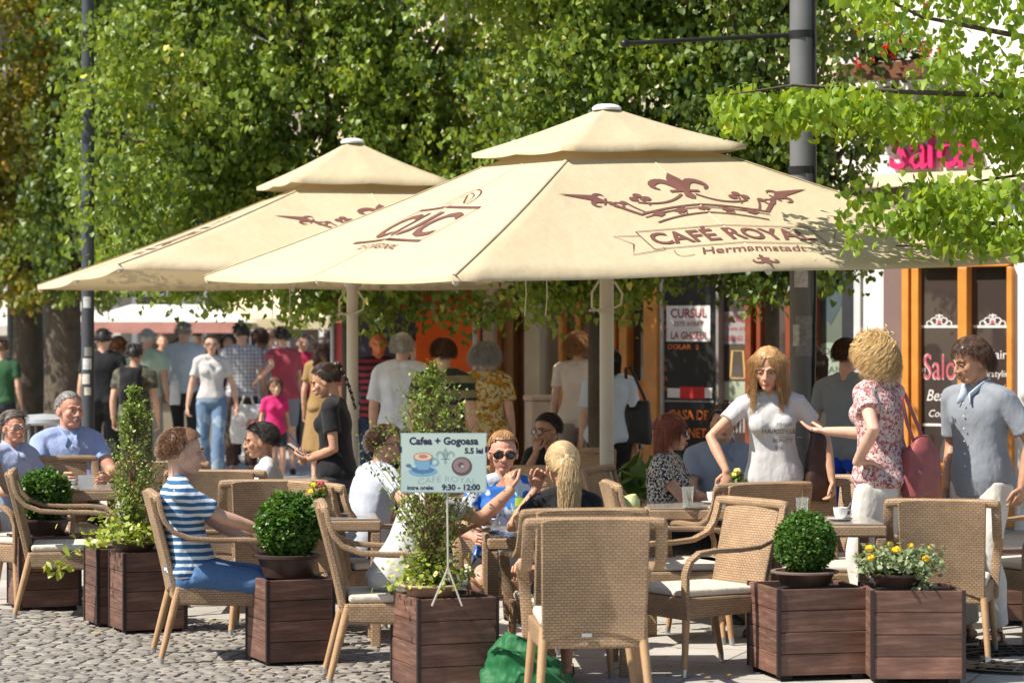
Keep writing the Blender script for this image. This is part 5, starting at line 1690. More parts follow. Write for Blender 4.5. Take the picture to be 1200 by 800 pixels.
def planter(px, p, ang, w, dp, h, label, hue=0):
    """px, p: the front corner; right face runs along local +x, left face along +y"""
    d = D(p); r = empty('wooden_planter', (X(px, d), d, 0), R(ang), label, 'planter', 'dark wooden planter boxes around the terrace')
    n = 4; g = .0028; z0 = .028; ph = (h - z0) / n; t = .022
    mb = MB(); tone = []
    for i in range(n):
        za = z0 + i * ph + g / 2; zb = z0 + (i + 1) * ph - g / 2
        for c, s in (((w / 2, t / 2), (w, t)), ((w / 2, dp - t / 2), (w, t)), ((t / 2, dp / 2), (t, dp - 2 * t - .004)), ((w - t / 2, dp / 2), (t, dp - 2 * t - .004))):
            mb.box((c[0] + random.uniform(-.001, .001), c[1] + random.uniform(-.0015, .0015), (za + zb) / 2), (s[0], s[1], zb - za)); tone += [random.uniform(.1, .9)] * 6
    o = mb.build('planks', PLK, r)
    a = o.data.attributes.new('tone', 'FLOAT', 'FACE'); a.data.foreach_set('value', tone)
    b = o.modifiers.new('bevel', 'BEVEL'); b.width = .003; b.segments = 2
    for cx, cy in ((0, 0), (w, 0), (0, dp), (w, dp)):
        mb = MB(); mb.box((cx + (.004 if cx == 0 else -.004), cy + (.004 if cy == 0 else -.004), z0 + (h - z0) / 2), (.020, .020, h - z0 + .002)); mb.build('corner_strip', plain('dark_corner', (.03, .018, .016), .6), r, bevel=.002)
    mb = MB(); mb.box((w / 2, dp / 2, z0 + (h - z0) / 2 - .01), (w - 2 * t - .006, dp - 2 * t - .006, h - z0 - .02)); mb.build('liner', LIN, r)
    for x in (.05, w - .05):
        for y in (.05, dp - .05):
            mb = MB(); mb.box((x, y, .0135), (.06, .06, .027)); mb.build('foot', LIN, r)
    return r
PA = planter(23, 191, 22, .38, .36, .46, 'leftmost dark wooden planter carrying a round bush')
PB = planter(145, 207, 24, .37, .30, .47, 'dark wooden planter under the slender shrub beside the striped shirt man')
PB2 = planter(114, 202.5, 24, .30, .28, .465, 'narrow wooden planter tucked behind the slender shrub planter')
PC = planter(313, 229, 22, .36, .37, .45, 'dark wooden planter under the round bush left of centre')
PD = planter(490, 248, 20, .40, .42, .46, 'dark wooden planter in front carrying the cafe sign')
PE = planter(912, 238, 13, .47, .48, .455, 'dark wooden planter under the clipped round bush at the right')
PE2 = planter(1021.5, 240, 0.5, .455, .46, .46, 'dark wooden planter under the yellow flowers at the right')
PF = planter(1172, 200, 5, .4, .4, .42, 'far wooden planter behind the chair legs at the right edge')
def top_of(pl, w, dp, h):
    m = Matrix.Translation(pl.location) @ Matrix.Rotation(pl.rotation_euler.z, 4, 'Z')
    return m @ Vector((w, dp, h))
POTB = plain('brown_plastic_pot', (.05, .028, .022), .35, .1, bump=.05)
POTT = plain('terracotta_rim', (.34, .19, .13), .6, .15)
def pot(loc, r0, h, label, mt, rimmt=None, group=None):
    r = empty('flower_pot', loc, 0, label, 'pot', 'flower pots on the planters')
    mb = MB(); mb.lathe([(r0 * .72, 0), (r0 * .9, h * .82), (r0 * .93, h * .82)], n=32); mb.build('bowl', mt, r, smooth=40)
    mb = MB(); mb.lathe([(r0 * .92, h * .80), (r0 * 1.03, h * .84), (r0 * 1.04, h * .96), (r0, h), (r0 * .9, h * .97), (r0 * .88, h * .86)], n=32, cap=False); mb.build('rim', rimmt or mt, r, smooth=40)
    mb = MB(); mb.lathe([(r0 * .89, h * .88), (r0 * .5, h * .93), (.001, h * .95)], n=24, cap=False); mb.build('soil', SOIL, r)
    return r
BOX = leafmat('boxwood_leaf', (.025, .075, .012), (.07, .17, .02), (.22, .36, .04), .2)
JUN = leafmat('shrub_leaf', (.07, .12, .02), (.22, .31, .06), (.48, .48, .12), .25)
VAR = leafmat('variegated_leaf', (.14, .22, .03), (.36, .42, .07), (.65, .60, .16), .3)
SIL = leafmat('silvery_leaf', (.10, .15, .07), (.26, .32, .17), (.5, .52, .36), .2)
def ball_bush(loc, rad, n, label, size=.021, mat=BOX, sq=(1, 1, 1)):
    r = empty('box_bush', loc, 0, label, 'bush', 'round bushes in pots')
    mb = MB(); mb.tube([(0, 0, -.02), (0, 0, rad)], .012, 8)
    for _ in range(26):
        dv = rng.normal(size=3); dv[2] = abs(dv[2]) - .3; dv /= np.linalg.norm(dv)
        mb.tube([(0, 0, rad * .5), dv * rad * .8 + (0, 0, rad * .95)], [.005, .002], 5)
    mb.build('stem', BARK, r)
    dv = rng.normal(size=(n, 3)); dv /= np.linalg.norm(dv, axis=1)[:, None]
    rr = rad * rng.uniform(.62, 1.04, n) ** .6 * np.array([1 + (.10 if rad < .16 else .22) * mnoise.noise(Vector(q * 3) + Vector(loc)) for q in dv])
    C = dv * rr[:, None] * np.array(sq) + (0, 0, rad * .98)
    leaves_mesh('foliage', C, size, rng.normal(.45, .24, n), mat, r, down=0, shape=1, spread=2.4)
    return r
def onplanter(pl, x, y, h):
    m = Matrix.Translation(pl.location) @ Matrix.Rotation(pl.rotation_euler.z, 4, 'Z'); return m @ Vector((x, y, h))
l = onplanter(PA, .19, .18, .462); pot(l, .17, .10, 'dark plastic pot on the leftmost planter', POTB); ball_bush(l + Vector((0, 0, .085)), .165, 5200, 'loose round bush on the leftmost planter')
l = onplanter(PC, .17, .18, .452); pot(l, .178, .12, 'brown plastic pot on the planter left of centre', POTB); ball_bush(l + Vector((0, 0, .105)), .163, 6500, 'shaggy dark round bush left of centre', .024, sq=(1, 1, 1.06))
l = onplanter(PE, .20, .18, .457); pot(l, .165, .075, 'brown bowl pot under the clipped round bush', POTB, plain('worn_rim', (.2, .13, .11))); ball_bush(l + Vector((0, 0, .06)), .155, 7000, 'tightly clipped round box bush at the right', .017)
def bloom(mb, c, r0, n=40):
    for i in range(n):
        th = rng.uniform(0, 6.28); ph = rng.uniform(0, 1.35)
        dv = np.array((math.cos(th) * math.sin(ph), math.sin(th) * math.sin(ph), math.cos(ph)))
        q = Matrix.Rotation(th, 3, 'Z') @ Matrix.Rotation(ph, 3, 'Y')
        mb.add((np.array([(-.006, -.005, 0), (.006, -.005, 0), (.007, .005, .002), (-.007, .005, .002)]) @ np.array(q).T) * (r0 / .018) + np.array(c) + dv * (r0, r0, r0 * .7), [(0, 1, 2, 3)])
l = onplanter(PE2, .16, .19, .462); pot(l, .15, .07, 'low brown pot of yellow flowers', POTB)
r = empty('marigold_plant', l + Vector((0, 0, .06)), 0, 'silvery leaved plant with small yellow marigolds at the right', 'plant')
C = rng.normal(size=(1500, 3)) * (.10, .08, .035) + (0, 0, .06); C = C[(np.abs(C[:, 0]) < .22) & (C[:, 2] > 0)]
C = np.vstack([C, rng.normal(size=(60, 3)) * (.02, .01, .035) + (.10, -.15, -.02)])
leaves_mesh('foliage', C, .028, rng.normal(.5, .25, len(C)), SIL, r, down=0, shape=1, spread=2.2)
YEL = plain('marigold_yellow', (.85, .50, .01), .6, bump=0)
for x, y, z, s in ((-.155, -.08, .135, .021), (-.15, -.09, .09, .02), (-.02, -.06, .125, .024), (.06, 0, .14, .016), (.12, -.1, .085, .018), (.15, .02, .13, .012), (-.04, .02, .15, .012)):
    mb = MB(); bloom(mb, (x, y, z), s, 60); mb.ell((x, y, z - .004), (s * .9, s * .9, s * .6), n=8, k=5); mb.build('blossom', YEL, r)
    mb = MB(); mb.tube([(x * .6, y * .6, .02), (x, y, z)], .002, 5); mb.build('flower_stalk', plain('green_stalk', (.08, .16, .03)), r)
def shrub(loc, label, h, prof, n_shoot, n_leaf, size=.017, ang=.9, under=None):
    """tall box shrub: shoots rise from the stem, small leaves all along them. prof: radius at height fraction"""
    r = empty('tall_shrub', loc, 0, label, 'shrub', 'tall shrubs in pots')
    mb = MB(); C = []
    for sx in (-.015, .02, 0): mb.tube([(sx, 0, -.03), (sx * 1.5, sx * .5, h * .4), (sx * .7, 0, h * .8)], [.008, .006, .003], 6)
    for _ in range(n_shoot):
        u = rng.uniform(.02, 1) ** .85; a = rng.uniform(0, 6.28); rr = np.interp(u, [q[0] for q in prof], [q[1] for q in prof]) * rng.uniform(.4, 1.1) * (1.35 if rng.uniform() < .16 else 1) * (1 + .35 * mnoise.noise(Vector((math.cos(a) * 1.3, math.sin(a) * 1.3, u * 4))))
        z1 = u * h; z0 = max(0, z1 - rr * ang - .03)
        p0 = np.array((0, 0, z0)); p1 = np.array((math.cos(a) * rr, math.sin(a) * rr, z1)); mid = (p0 + p1) / 2 + (0, 0, -.02)
        mb.tube([p0, mid, p1], [.003, .002, .001], 4, cap=False)
        k = n_leaf // n_shoot; t = rng.uniform(.38, 1.04, k)[:, None]
        P = (1 - t) ** 2 * p0 + 2 * t * (1 - t) * mid + t * t * p1
        C.append(P + rng.normal(size=(k, 3)) * (.013, .013, .010))
    mb.build('stem', plain('shrub_stem', (.16, .09, .05)), r)
    C = np.vstack(C); leaves_mesh('foliage', C, size, rng.normal(.45, .25, len(C)), JUN, r, down=0, shape=1, spread=2.4)
    return r
def ground_foliage(loc, label, n, rx, rz, size):
    r = empty('trailing_plant', loc, 0, label, 'plant', 'trailing plants at the foot of the tall shrubs')
    C = rng.normal(size=(n, 3)) * (rx * .5, rx * .5, rz * .5); C[:, 2] = np.abs(C[:, 2])
    mb = MB()
    for _ in range(14):
        a = rng.uniform(0, 6.28); mb.tube([(0, 0, 0), (math.cos(a) * rx * .5, math.sin(a) * rx * .5, rz * .5)], .002, 4)
    mb.build('stem', plain('green_stalk', (.08, .16, .03)), r)
    leaves_mesh('foliage', C, size, rng.normal(.5, .25, n), VAR, r, down=0, shape=1, spread=1.8); return r
l = onplanter(PB, .10, .14, .472); pot(l, .14, .05, 'low brown pot under the slender shrub', POTB)
shrub(l + Vector((0, 0, .05)), 'slender pointed shrub at the left between the seated men', .90, [(0, .06), (.15, .12), (.4, .17), (.65, .16), (.85, .09), (1, .02)], 190, 4300)
ground_foliage(l + Vector((0, 0, .04)), 'yellow green trailing leaves at the foot of the slender shrub', 620, .24, .20, .034)
l = onplanter(PD, .12, .18, .462); pot(l, .15, .055, 'pale rimmed pot under the wide shrub behind the sign', POTT, plain('pale_rim', (.5, .38, .33)))
shrub(l + Vector((0, 0, .05)), 'wide open shrub rising behind the cafe sign', 1.07, [(0, .05), (.2, .14), (.45, .24), (.65, .27), (.8, .22), (.92, .10), (1, .02)], 260, 6200, .016, 1.1)
ground_foliage(l + Vector((0, 0, .04)), 'light green trailing leaves at the foot of the wide shrub', 520, .20, .16, .026)
# ivy sprig hanging off the narrow planter
r = empty('ivy_sprig', onplanter(PB2, -.02, .05, .47), 0, 'ivy sprig trailing over the empty chair at the left', 'plant')
mb = MB(); mb.tube([(.05, 0, 0), (-.05, -.05, .01), (-.14, -.07, -.04), (-.22, -.08, -.12)], .003, 5); mb.build('stem', plain('green_stalk', (.08, .16, .03)), r)
C = np.array([(.0, -.05, .03), (.05, -.06, .02), (-.07, -.06, .0), (-.14, -.08, -.02), (-.2, -.09, -.06), (-.22, -.09, -.12), (-.12, -.08, -.10), (-.25, -.09, -.09), (-.16, -.09, -.13), (.08, -.06, .04), (-.03, -.06, .05)])
leaves_mesh('foliage', np.repeat(C, 2, 0) + rng.normal(size=(22, 3)) * .012, .05, rng.uniform(.4, 1, 22), VAR, r, spread=1.2)
r = empty('leafy_plant', (X(742, 18.6), 18.6, .25), 0, 'broad leaved green plant beside the front parasol pole', 'plant')
mb = MB(); mb.lathe([(.16, -.25), (.2, .05), (.18, .04)], n=20); mb.build('pot', POTB, r)
C = rng.normal(size=(90, 3)) * (.16, .12, .17) + (0, 0, .35)
leaves_mesh('foliage', C, .12, rng.normal(.3, .2, 90), BOX, r, down=.4, shape=0, spread=1.5)

# ------------------------------------------------------------------ the cafe sign
def cafe_sign():
    d = D(253); c = W(520, 542, d); w, h = .398, .276
    r = empty('cafe_sign', (c.x, c.y, .46), R(1), 'pale blue coffee and doughnut price board on thin rods', 'sign')
    zc = c.z - .46
    bd = MB(); bd.box((0, 0, zc), (w, .008, h)); b = bd.build('board', plain('board_edge', (.35, .42, .42)), r)
    F = Flat(); k = w / 100.0   # design units: 100 wide, 69 high
    F.fill([(-49, -33.5), (49, -33.5), (49, 33.5), (-49, 33.5)], 0)
    F.fill([(-49, -33.5), (49, -33.5), (49, 10), (-49, -10)], 1, lift=.5)
    fleur(F, (2, 2), 16, 2, lift=1)
    F.text('CAF\u00c9 ROYAL', (4, -22), 9.5, 2, bold=.0, sx=1.25, arc=-.003, lift=1)
    F.text('Cafea + Gogoasa', (0, 21.5), 11.8, 3, bold=.45, sx=.98, lift=2)
    F.text('5.5 lei', (35, 11), 9, 3, bold=.38, sx=1.0, lift=2)
    F.text('intre orele:', (-27, -31), 6.5, 3, bold=.25, sx=1.05, lift=2); F.text('9:30 - 12:00', (20, -31.5), 9.2, 3, bold=.40, sx=1.0, lift=2)
    F.disc((-24, -10), 17, 4, ry=6, lift=2); F.disc((-24, -8.5), 13, 5, ry=4, lift=2.5)
    F.fill([(-35.5, 7), (-12.5, 7), (-14, -1), (-18, -8), (-30, -8), (-34, -1)], 4, lift=3)
    F.ring((-11, 1), 4.5, 2, 4, lift=3, ry=4)
    F.disc((-24, 7), 11.5, 6, ry=5, lift=3.5); F.disc((-24, 7), 9.8, 7, ry=4, lift=4); F.disc((-24, 7.5), 5.5, 6, ry=2.4, lift=4.5)
    F.stroke([(-40, -4), (-24, -13)], 1.6, 5, lift=4); F.disc((-41, -3), 3, 5, ry=2, lift=4)
    F.disc((21, -4), 12, 8, ry=11, lift=3); F.disc((20.5, -3), 9.5, 9, ry=8.5, lift=3.5); F.disc((20, -2.5), 3.4, 8, ry=3.2, lift=4); F.disc((21.5, -4), 1.6, 0, ry=1.2, lift=4.5)
    for sg in (-1, 1): F.fill([(sg * 50 - 2, 12), (sg * 50 + 1.2, 12), (sg * 50 + 1.2, 19), (sg * 50 - 2, 19)], 3, lift=3)
    cols = [(.42, .52, .48), (.38, .49, .47), (.24, .33, .32), (.015, .02, .05), (.16, .33, .48), (.07, .17, .30), (.42, .20, .12), (.65, .50, .38), (.10, .07, .08), (.24, .17, .17)]
    F.build('print', [plain('sign_ink_%d' % i, q, .4, .03, bump=0) for i, q in enumerate(cols)], b, lambda x, y, l: (x * k, -.0045 - l * .0003, zc + y * k))
    mb = MB(); mb.tube([(.015, .01, zc + .0), (.02, .01, .16)], .0045, 6); mb.tube([(.02, .01, .17), (-.055, 0, -.005)], .0045, 6); mb.tube([(.02, .01, .17), (.085, 0, -.005)], .0045, 6); mb.build('stand', plain('pale_rod', (.45, .42, .36), .4), r)
cafe_sign()

# ------------------------------------------------------------------ small things on the tables
GL = NT('clear_glass'); GL.set(rough=.03, spec=.5, Transmission_Weight=.9); GL.b.inputs['IOR'].default_value = 1.2; GL.base((.9, .95, .9, 1)); GL = GL.mat
CHINA = plain('white_china', (.72, .71, .68), .2, bump=0, spec=.6)
def on(px, p, h): d = D(p); return Vector((X(px, d), d, h))
def cup(loc, label):
    r = empty('coffee_cup', loc, 0, label, 'cup', 'white coffee cups')
    mb = MB(); mb.lathe([(.001, 0), (.05, .002), (.072, .012), (.068, .012), (.03, .006)], n=20); mb.build('saucer', CHINA, r, smooth=60)
    mb = MB(); mb.lathe([(.022, .01), (.034, .03), (.04, .068), (.037, .068), (.03, .03), (.001, .02)], n=20, cap=False); mb.build('cup', CHINA, r, smooth=60)
    mb = MB(); mb.tube([(.037, 0, .055), (.06, 0, .055), (.058, 0, .03), (.034, 0, .026)], .004, 6); mb.build('handle', CHINA, r)
    mb = MB(); mb.tube([(.02, 0, .03), (.055, -.01, .095)], .003, 6); mb.build('spoon', STEEL, r)
cup(on(82, 183, .707), 'white coffee cup and saucer before the man with the moustache')
cup(on(572, 231, .707), 'small white cup beside the lemonade glass on the middle table')
cup(on(350, 210, .707), 'white cup beside the flower vase')
def glass_(loc, label, fill=None, straw=None, h=.13, r0=.034):
    r = empty('drinking_glass', loc, 0, label, 'glass', 'drinking glasses')
    mb = MB(); mb.lathe([(r0 * .8, 0), (r0, h), (r0 * .93, h), (r0 * .74, .008), (.001, .008)], n=20); mb.build('tumbler', GL, r, smooth=50)
    if fill: mb = MB(); mb.lathe([(r0 * .72, .01), (r0 * .85, h * .7), (.001, h * .7)], n=20); mb.build('drink', fill, r, smooth=50)
    if straw: mb = MB(); mb.tube([(-.01, 0, .02), (.005, 0, h + .07)], .004, 6); mb.build('straw', straw, r)
    if fill:
        mb = MB(); mb.tube([(.012, -.034, h - .012), (.012, -.030, h + .03)], [(.022, .006)] * 2, 12); mb.build('lime_slice', plain('lime_green', (.35, .55, .05), .4), r)
glass_(on(606, 232, .707), 'tall glass of green lemonade with a straw', plain('lemonade', (.35, .50, .12), .2, bump=0), plain('teal_straw', (.02, .35, .30), bump=0), .15)
glass_(on(612, 240, .707), 'plain water glass right of the lemonade', None, None, .10)
glass_(on(806, 207, .727), 'water glass on the table beside the red haired woman', None, None, .12)
glass_(on(940, 224, .737), 'empty glass behind the clipped round bush', None, None, .12)
glass_(on(640, 226, .707), 'glass of orange juice near the blonde woman', plain('orange_juice', (.6, .28, .03), .3, bump=0), None, .12)
cup(on(836, 202, .727), 'white cup before the man with glasses on his head')
cup(on(985, 224, .737), 'white cup on the table beside the floral blouse')
def vase(loc, label, cols):
    r = empty('flower_vase', loc, 0, label, 'vase', 'small table vases')
    mb = MB(); mb.lathe([(.02, 0), (.03, .03), (.016, .08), (.02, .10)], n=16); mb.build('vase', GL, r, smooth=60)
    for i, c in enumerate(cols):
        q = (random.uniform(-.035, .035), random.uniform(-.03, .03), .15 + random.uniform(-.02, .03))
        mb = MB(); bloom(mb, q, .022, 50); mb.ell(q, (.017, .017, .012), n=8, k=5); mb.build('blossom', plain('bloom_%d' % int(c[0] * 1000 + c[2] * 77), c, bump=0), r)
        mb = MB(); mb.tube([(0, 0, .03), q], .002, 5); mb.build('flower_stalk', plain('green_stalk', (.08, .16, .03)), r)
    C = rng.normal(size=(40, 3)) * (.035, .03, .025) + (0, 0, .12); leaves_mesh('foliage', C, .03, rng.normal(.4, .2, 40), BOX, r, down=0, spread=2)
vase(on(372, 213, .707), 'small vase with yellow and red flowers left of the sign', [(.75, .55, .02), (.75, .55, .02), (.6, .02, .05), (.6, .05, .1), (.75, .6, .05)])
vase(on(866, 200, .73), 'small vase with pale yellow flowers by the bearded table neighbour'.replace('bearded table neighbour', 'man with glasses on his head'), [(.7, .65, .1), (.75, .7, .2), (.6, .6, .1)])
vase(on(722, 205, .60), 'green stemmed posy near the front parasol pole', [(.3, .4, .05), (.5, .5, .1)])
r = empty('sun_hat', on(733, 209, .71), R(10), 'pale green straw sun hat lying beside the parasol pole', 'hat')
mb = MB(); mb.lathe([(.155, -.012), (.11, .0), (.085, .012), (.08, .055), (.06, .083), (.001, .09)], n=28, cap=False); v = np.vstack(mb.v); v[:, 2] += .02 * np.sin(v[:, 0] * 25); mb.v = [v]; mb.build('crown_and_brim', plain('straw_green', (.50, .55, .25), .8, .1, 30, .4, 120), r, smooth=50)
mb = MB(); mb.lathe([(.086, .014), (.084, .035)], n=28, cap=False); mb.build('band', plain('hat_band', (.2, .42, .05)), r, smooth=60)
r = empty('menu_card', on(100, 182, .71), R(30), 'folded white menu card on the left table', 'menu')
mb = MB(); mb.add([(-.05, -.02, 0), (.05, -.02, 0), (.05, 0, .09), (-.05, 0, .09), (.05, .03, 0), (-.05, .03, 0)], [(0, 1, 2, 3), (3, 2, 4, 5)]); mb.build('card', CHINA, r)
# green bag on the ground
def green_bag():
    r = empty('green_bag', (X(620, 12.95), 12.95, 0), 0, 'crumpled green cloth bag on the ground beside the front planter', 'bag')
    mb = MB(); nu, nv = 60, 26; V = []; F = []
    for j in range(nv):
        v = j / (nv - 1)
        for i in range(nu):
            a = 2 * math.pi * i / nu; q = Vector((math.cos(a), math.sin(a), v * 2.2))
            fold = .16 * mnoise.noise(q * 1.6) + .10 * mnoise.noise(q * 3.6) + .05 * math.sin(a * 7 + 6 * v + 3 * mnoise.noise(q))
            rr = (math.sin(min(1, v * 4) * 1.57) ** .6) * (1 - .72 * max(0, v - .25) ** 1.1) * (1 + fold)
            sag = .09 * v * v
            V.append((math.cos(a) * .185 * rr - .05 * v + sag * .4, math.sin(a) * .13 * rr, max(.002, .235 * v * (1 - .35 * v * (1 + math.cos(a - .5)) / 2) + .028 * fold)))
    for j in range(nv - 1):
        for i in range(nu):
            a = j * nu + i; b = j * nu + (i + 1) % nu; F.append((a, b, b + nu, a + nu))
    F.append(tuple((nv - 1) * nu + i for i in range(nu)))
    mb.add(V, F); mb.build('sack', cloth('green_cloth', (.014, .12, .04), wr=1.0, rough=.5), r, smooth=180)
    mb = MB(); mb.tube([(-.14, -.04, .16), (-.12, -.09, .185), (-.04, -.12, .17), (.04, -.135, .13), (.12, -.13, .07), (.19, -.10, .02)], [(.014, .004)] * 6, 8); mb.build('strap', cloth('green_strap', (.012, .10, .03)), r, smooth=60)
green_bag()
bpy.data.objects['green_bag'].scale = (1.2, 1.15, 1.3)
# ================================================================== the people
FR = plain('dark_spectacle_frame', (.02, .015, .012), .3, bump=0)
SHB = plain('black_leather', (.02, .018, .016), .4); SHW = plain('white_trainer', (.6, .58, .55), .6); SHN = plain('brown_leather', (.10, .05, .025), .5)
tan = (.55, .32, .21); fair = (.62, .40, .30); dark = (.42, .24, .15); ruddy = (.58, .31, .22)
BRN = (.07, .035, .018); BLKH = (.012, .010, .009); GRY = (.22, .21, .20); LGRY = (.45, .44, .42)
white = cloth('white_cotton', (.50, .495, .49)); jeans = cloth('washed_denim', (.12, .19, .30), (.24, .33, .43), 'print', 5, thr=.55)
dpant = cloth('dark_trousers', (.035, .035, .045)); beige = cloth('beige_cloth', (.42, .36, .28)); khaki = cloth('khaki_cloth', (.16, .15, .10))
navy = cloth('navy_cloth', (.03, .045, .09)); creamp = cloth('off_white_trousers', (.62, .60, .55)); black = cloth('black_cotton', (.014, .014, .016))
# ---- seated guests
person('man in a light blue shirt and glasses cut by the left edge', 9, 176, 50, 'sit', near=True, H=1.53, skincol=ruddy, top=cloth('pale_blue_shirt_b', (.34, .40, .55)), bottom=dpant, shoe=SHB,
       hair='short', haircol=(.06, .04, .03), haircol2=(.2, .17, .15), yaw=-10, glasses=('clear', plain('thin_metal', (.3, .28, .25), .3, metal=.6)), fat=1.08, collar=cloth('pale_blue_shirt_b', (1, 1, 1)), lean=4,
       L=dict(hand=(.25, -.38, .78)), Rr=dict(hand=(-.22, -.4, .76)))
person('heavy man with a grey moustache in a light blue shirt', 79, 172, 22, 'sit', near=True, H=1.66, skincol=ruddy, top=cloth('blue_work_shirt', (.27, .34, .54)), bottom=dpant, shoe=SHB, fat=1.2, belly=.10,
       hair='buzz', haircol=(.10, .09, .085), haircol2=(.33, .31, .3), mous=True, yaw=18, lean=2, headk=1.10, collar=cloth('blue_work_shirt', (1, 1, 1)), buttons=True,
       L=dict(hand=(.18, -.42, .76), hint=(.6, .3, -.6)), Rr=dict(hand=(-.16, -.42, .76), hint=(-.6, .3, -.6)))
person('brown haired man in a blue and white striped tee seen in profile', 226, 224, 100, 'sit', near=True, H=1.53, skincol=fair, top=cloth('sailor_stripes', (.62, .68, .74), (.03, .11, .24), 'stripes', 27, thr=.45),
       bottom=cloth('denim_b', (.07, .15, .30)), shoe=SHN, hair='short', haircol=(.13, .065, .03), haircol2=(.28, .15, .08), lean=-16, curve=12, pitch=4, yaw=-4, top_sleeve=.75, headk=1.13, fat=1.06,
       L=dict(hand=(.10, -.34, .68), hint=(.3, .5, -1), curl=45), Rr=dict(hand=(-.06, -.52, .70), hint=(-.3, .3, -1), curl=30), legs={1: dict(foot=(.13, -.56, .08)), -1: dict(foot=(-.12, -.6, .08))})
person('dark haired boy in a white tee seated in profile', 317, 181, -82, 'sit', near=True, H=1.42, skincol=(.45, .25, .16), top=white, bottom=navy, shoe=SHW, hair='short', haircol=BLKH, haircol2=(.05, .04, .035), headk=1.14, pitch=6, lean=4,
       L=dict(hand=(.15, -.4, .7)), Rr=dict(hand=(-.15, -.4, .7)))
person('man in sunglasses and a white polo half hidden by the tall shrub', 424, 205, 118, 'sit', near=True, H=1.54, skincol=ruddy, top=cloth('white_polo', (.42, .45, .51)), bottom=cloth('blue_check_shorts', (.10, .20, .42), (.5, .55, .6), 'plaid', 50), bot_len=.85, shoe=SHW,
       hair='short', haircol=BRN, glasses=('dark', FR), lean=14, yaw=-30, fat=1.08, L=dict(hand=(.10, -.42, .72)), Rr=dict(hand=(-.26, -.25, .70), hint=(-.8, .2, -.2)))
def p7(root, c): pass
person('man in a white tee leaning forward with his hand raised behind the sign', 463, 236, 98, 'sit', near=True, H=1.58, skincol=tan, top=white, top_sleeve=.6, bottom=cloth('striped_shorts', (.14, .15, .12), (.25, .26, .22), 'stripes', 40), bot_len=.9, shoe=SHW,
       hair='short', haircol=BRN, lean=24, pitch=8, fat=1.05, yaw=6, L=dict(hand=(.20, -.42, .80)), Rr=dict(hand=(-.02, -.62, 1.00), hint=(-.25, -.4, -1), hd=(.15, .1, 1), pn=(.6, -.6, .2), curl=50))
person('woman in sunglasses and a blue and white blouse facing the camera', 588, 217, 5, 'sit', 1.51, near=True, sex='f', skincol=ruddy, top=cloth('blue_white_print', (.55, .60, .68), (.03, .13, .42), 'print', 12, thr=.52), bottom=black, bot_len=.8, shoe=SHB,
       hair='pony', haircol=(.28, .13, .05), haircol2=(.55, .33, .16), glasses=('dark', FR), pitch=4, lean=6, headk=1.06, L=dict(hand=(.10, -.28, .58), hint=(.5, .3, -.5), pn=(0, 0, -1)), Rr=dict(hand=(-.20, -.36, .72)), neckopen=True)
person('blonde woman with a ponytail and black top seen from behind', 666, 241, 194, 'sit', near=True, H=1.51, sex='f', skincol=tan, top=black, top_sleeve=.35, bottom=cloth('black_shorts', (.02, .02, .025)), bot_len=.55, shoe=SHB, sandal=True,
       hair='pony', haircol=(.42, .27, .12), haircol2=(.80, .62, .36), lean=10, pitch=2, headk=1.06, L=dict(hand=(.12, -.26, 1.06), hint=(.6, -.2, -1), hd=(-.3, 0, 1), pn=(0, 1, 0)), Rr=dict(hand=(-.14, -.42, .74)),
       legs={1: dict(foot=(.02, -.28, .10)), -1: dict(foot=(-.05, -.22, .10))})
person('man in glasses resting his cheek on his hand', 652, 171, -32, 'sit', near=True, H=1.50, skincol=dark, top=black, bottom=navy, shoe=SHB, hair='short', haircol=BLKH, haircol2=(.06, .03, .02), glasses=('clear', FR), lean=10, pitch=8, yaw=-14,
       Rr=dict(hand=(-.03, -.25, 1.02), hint=(-.5, -.1, -1), hd=(0, .1, 1), pn=(0, 1, .1)), L=dict(hand=(.15, -.38, .74)))
person('red haired woman in sunglasses and a leopard print top', 778, 196, 68, 'sit', near=True, H=1.57, sex='f', skincol=tan, top=cloth('leopard_print', (.50, .46, .40), (.03, .025, .025), 'print', 70, thr=.49), top_sleeve=.45, bottom=black, shoe=SHB,
       hair='bob', haircol=(.14, .035, .018), haircol2=(.38, .12, .06), glasses=('dark', FR), lean=2, yaw=10, neckopen=True, L=dict(hand=(.20, -.40, .74)), Rr=dict(hand=(-.12, -.40, .60), hint=(-.5, .5, -.6)), fat=1.05)
person('man with dark glasses pushed up on his short hair', 846, 187, 6, 'sit', near=True, H=1.62, skincol=tan, top=cloth('grey_blue_shirt', (.25, .29, .36)), bottom=dpant, shoe=SHB, hair='short', haircol=BRN, haircol2=(.16, .12, .10),
       glasses=('head', FR), lean=4, yaw=-8, collar=cloth('grey_blue_shirt', (1, 1, 1)), fat=1.1, L=dict(hand=(.16, -.4, .74)), Rr=dict(hand=(-.18, -.4, .74)))
# ---- standing near
def pad(root, c):
    pass
W5 = person('waitress in black with a long dark braid writing on her pad', 394, 184, -98, near=True, H=1.51, sex='f', skincol=(.50, .28, .18), top=black, bottom=dpant, shoe=SHB, hair='braid', haircol=(.02, .012, .008), haircol2=(.07, .04, .025), pitch=20, lean=2, yaw=2, fat=1.08,
       L=dict(hand=(.08, -.17, 1.03), hint=(.4, .5, -1), hd=(-.5, -.8, .1), pn=(0, 0, 1), curl=30), Rr=dict(hand=(-.08, -.18, 1.05), hint=(-.4, .5, -1), hd=(.5, -.8, -.1), pn=(.2, 0, -1), curl=55))
r = empty('order_pad', W5.location + Vector((-.255, .04, .965)), R(-98), 'dark order pad held by the waitress', 'notepad')
mb = MB(); mb.box((0, 0, 0), (.09, .13, .012), Matrix.Rotation(R(-35), 3, 'X')); mb.build('cover', plain('dark_cover', (.02, .02, .02)), r, bevel=.002)
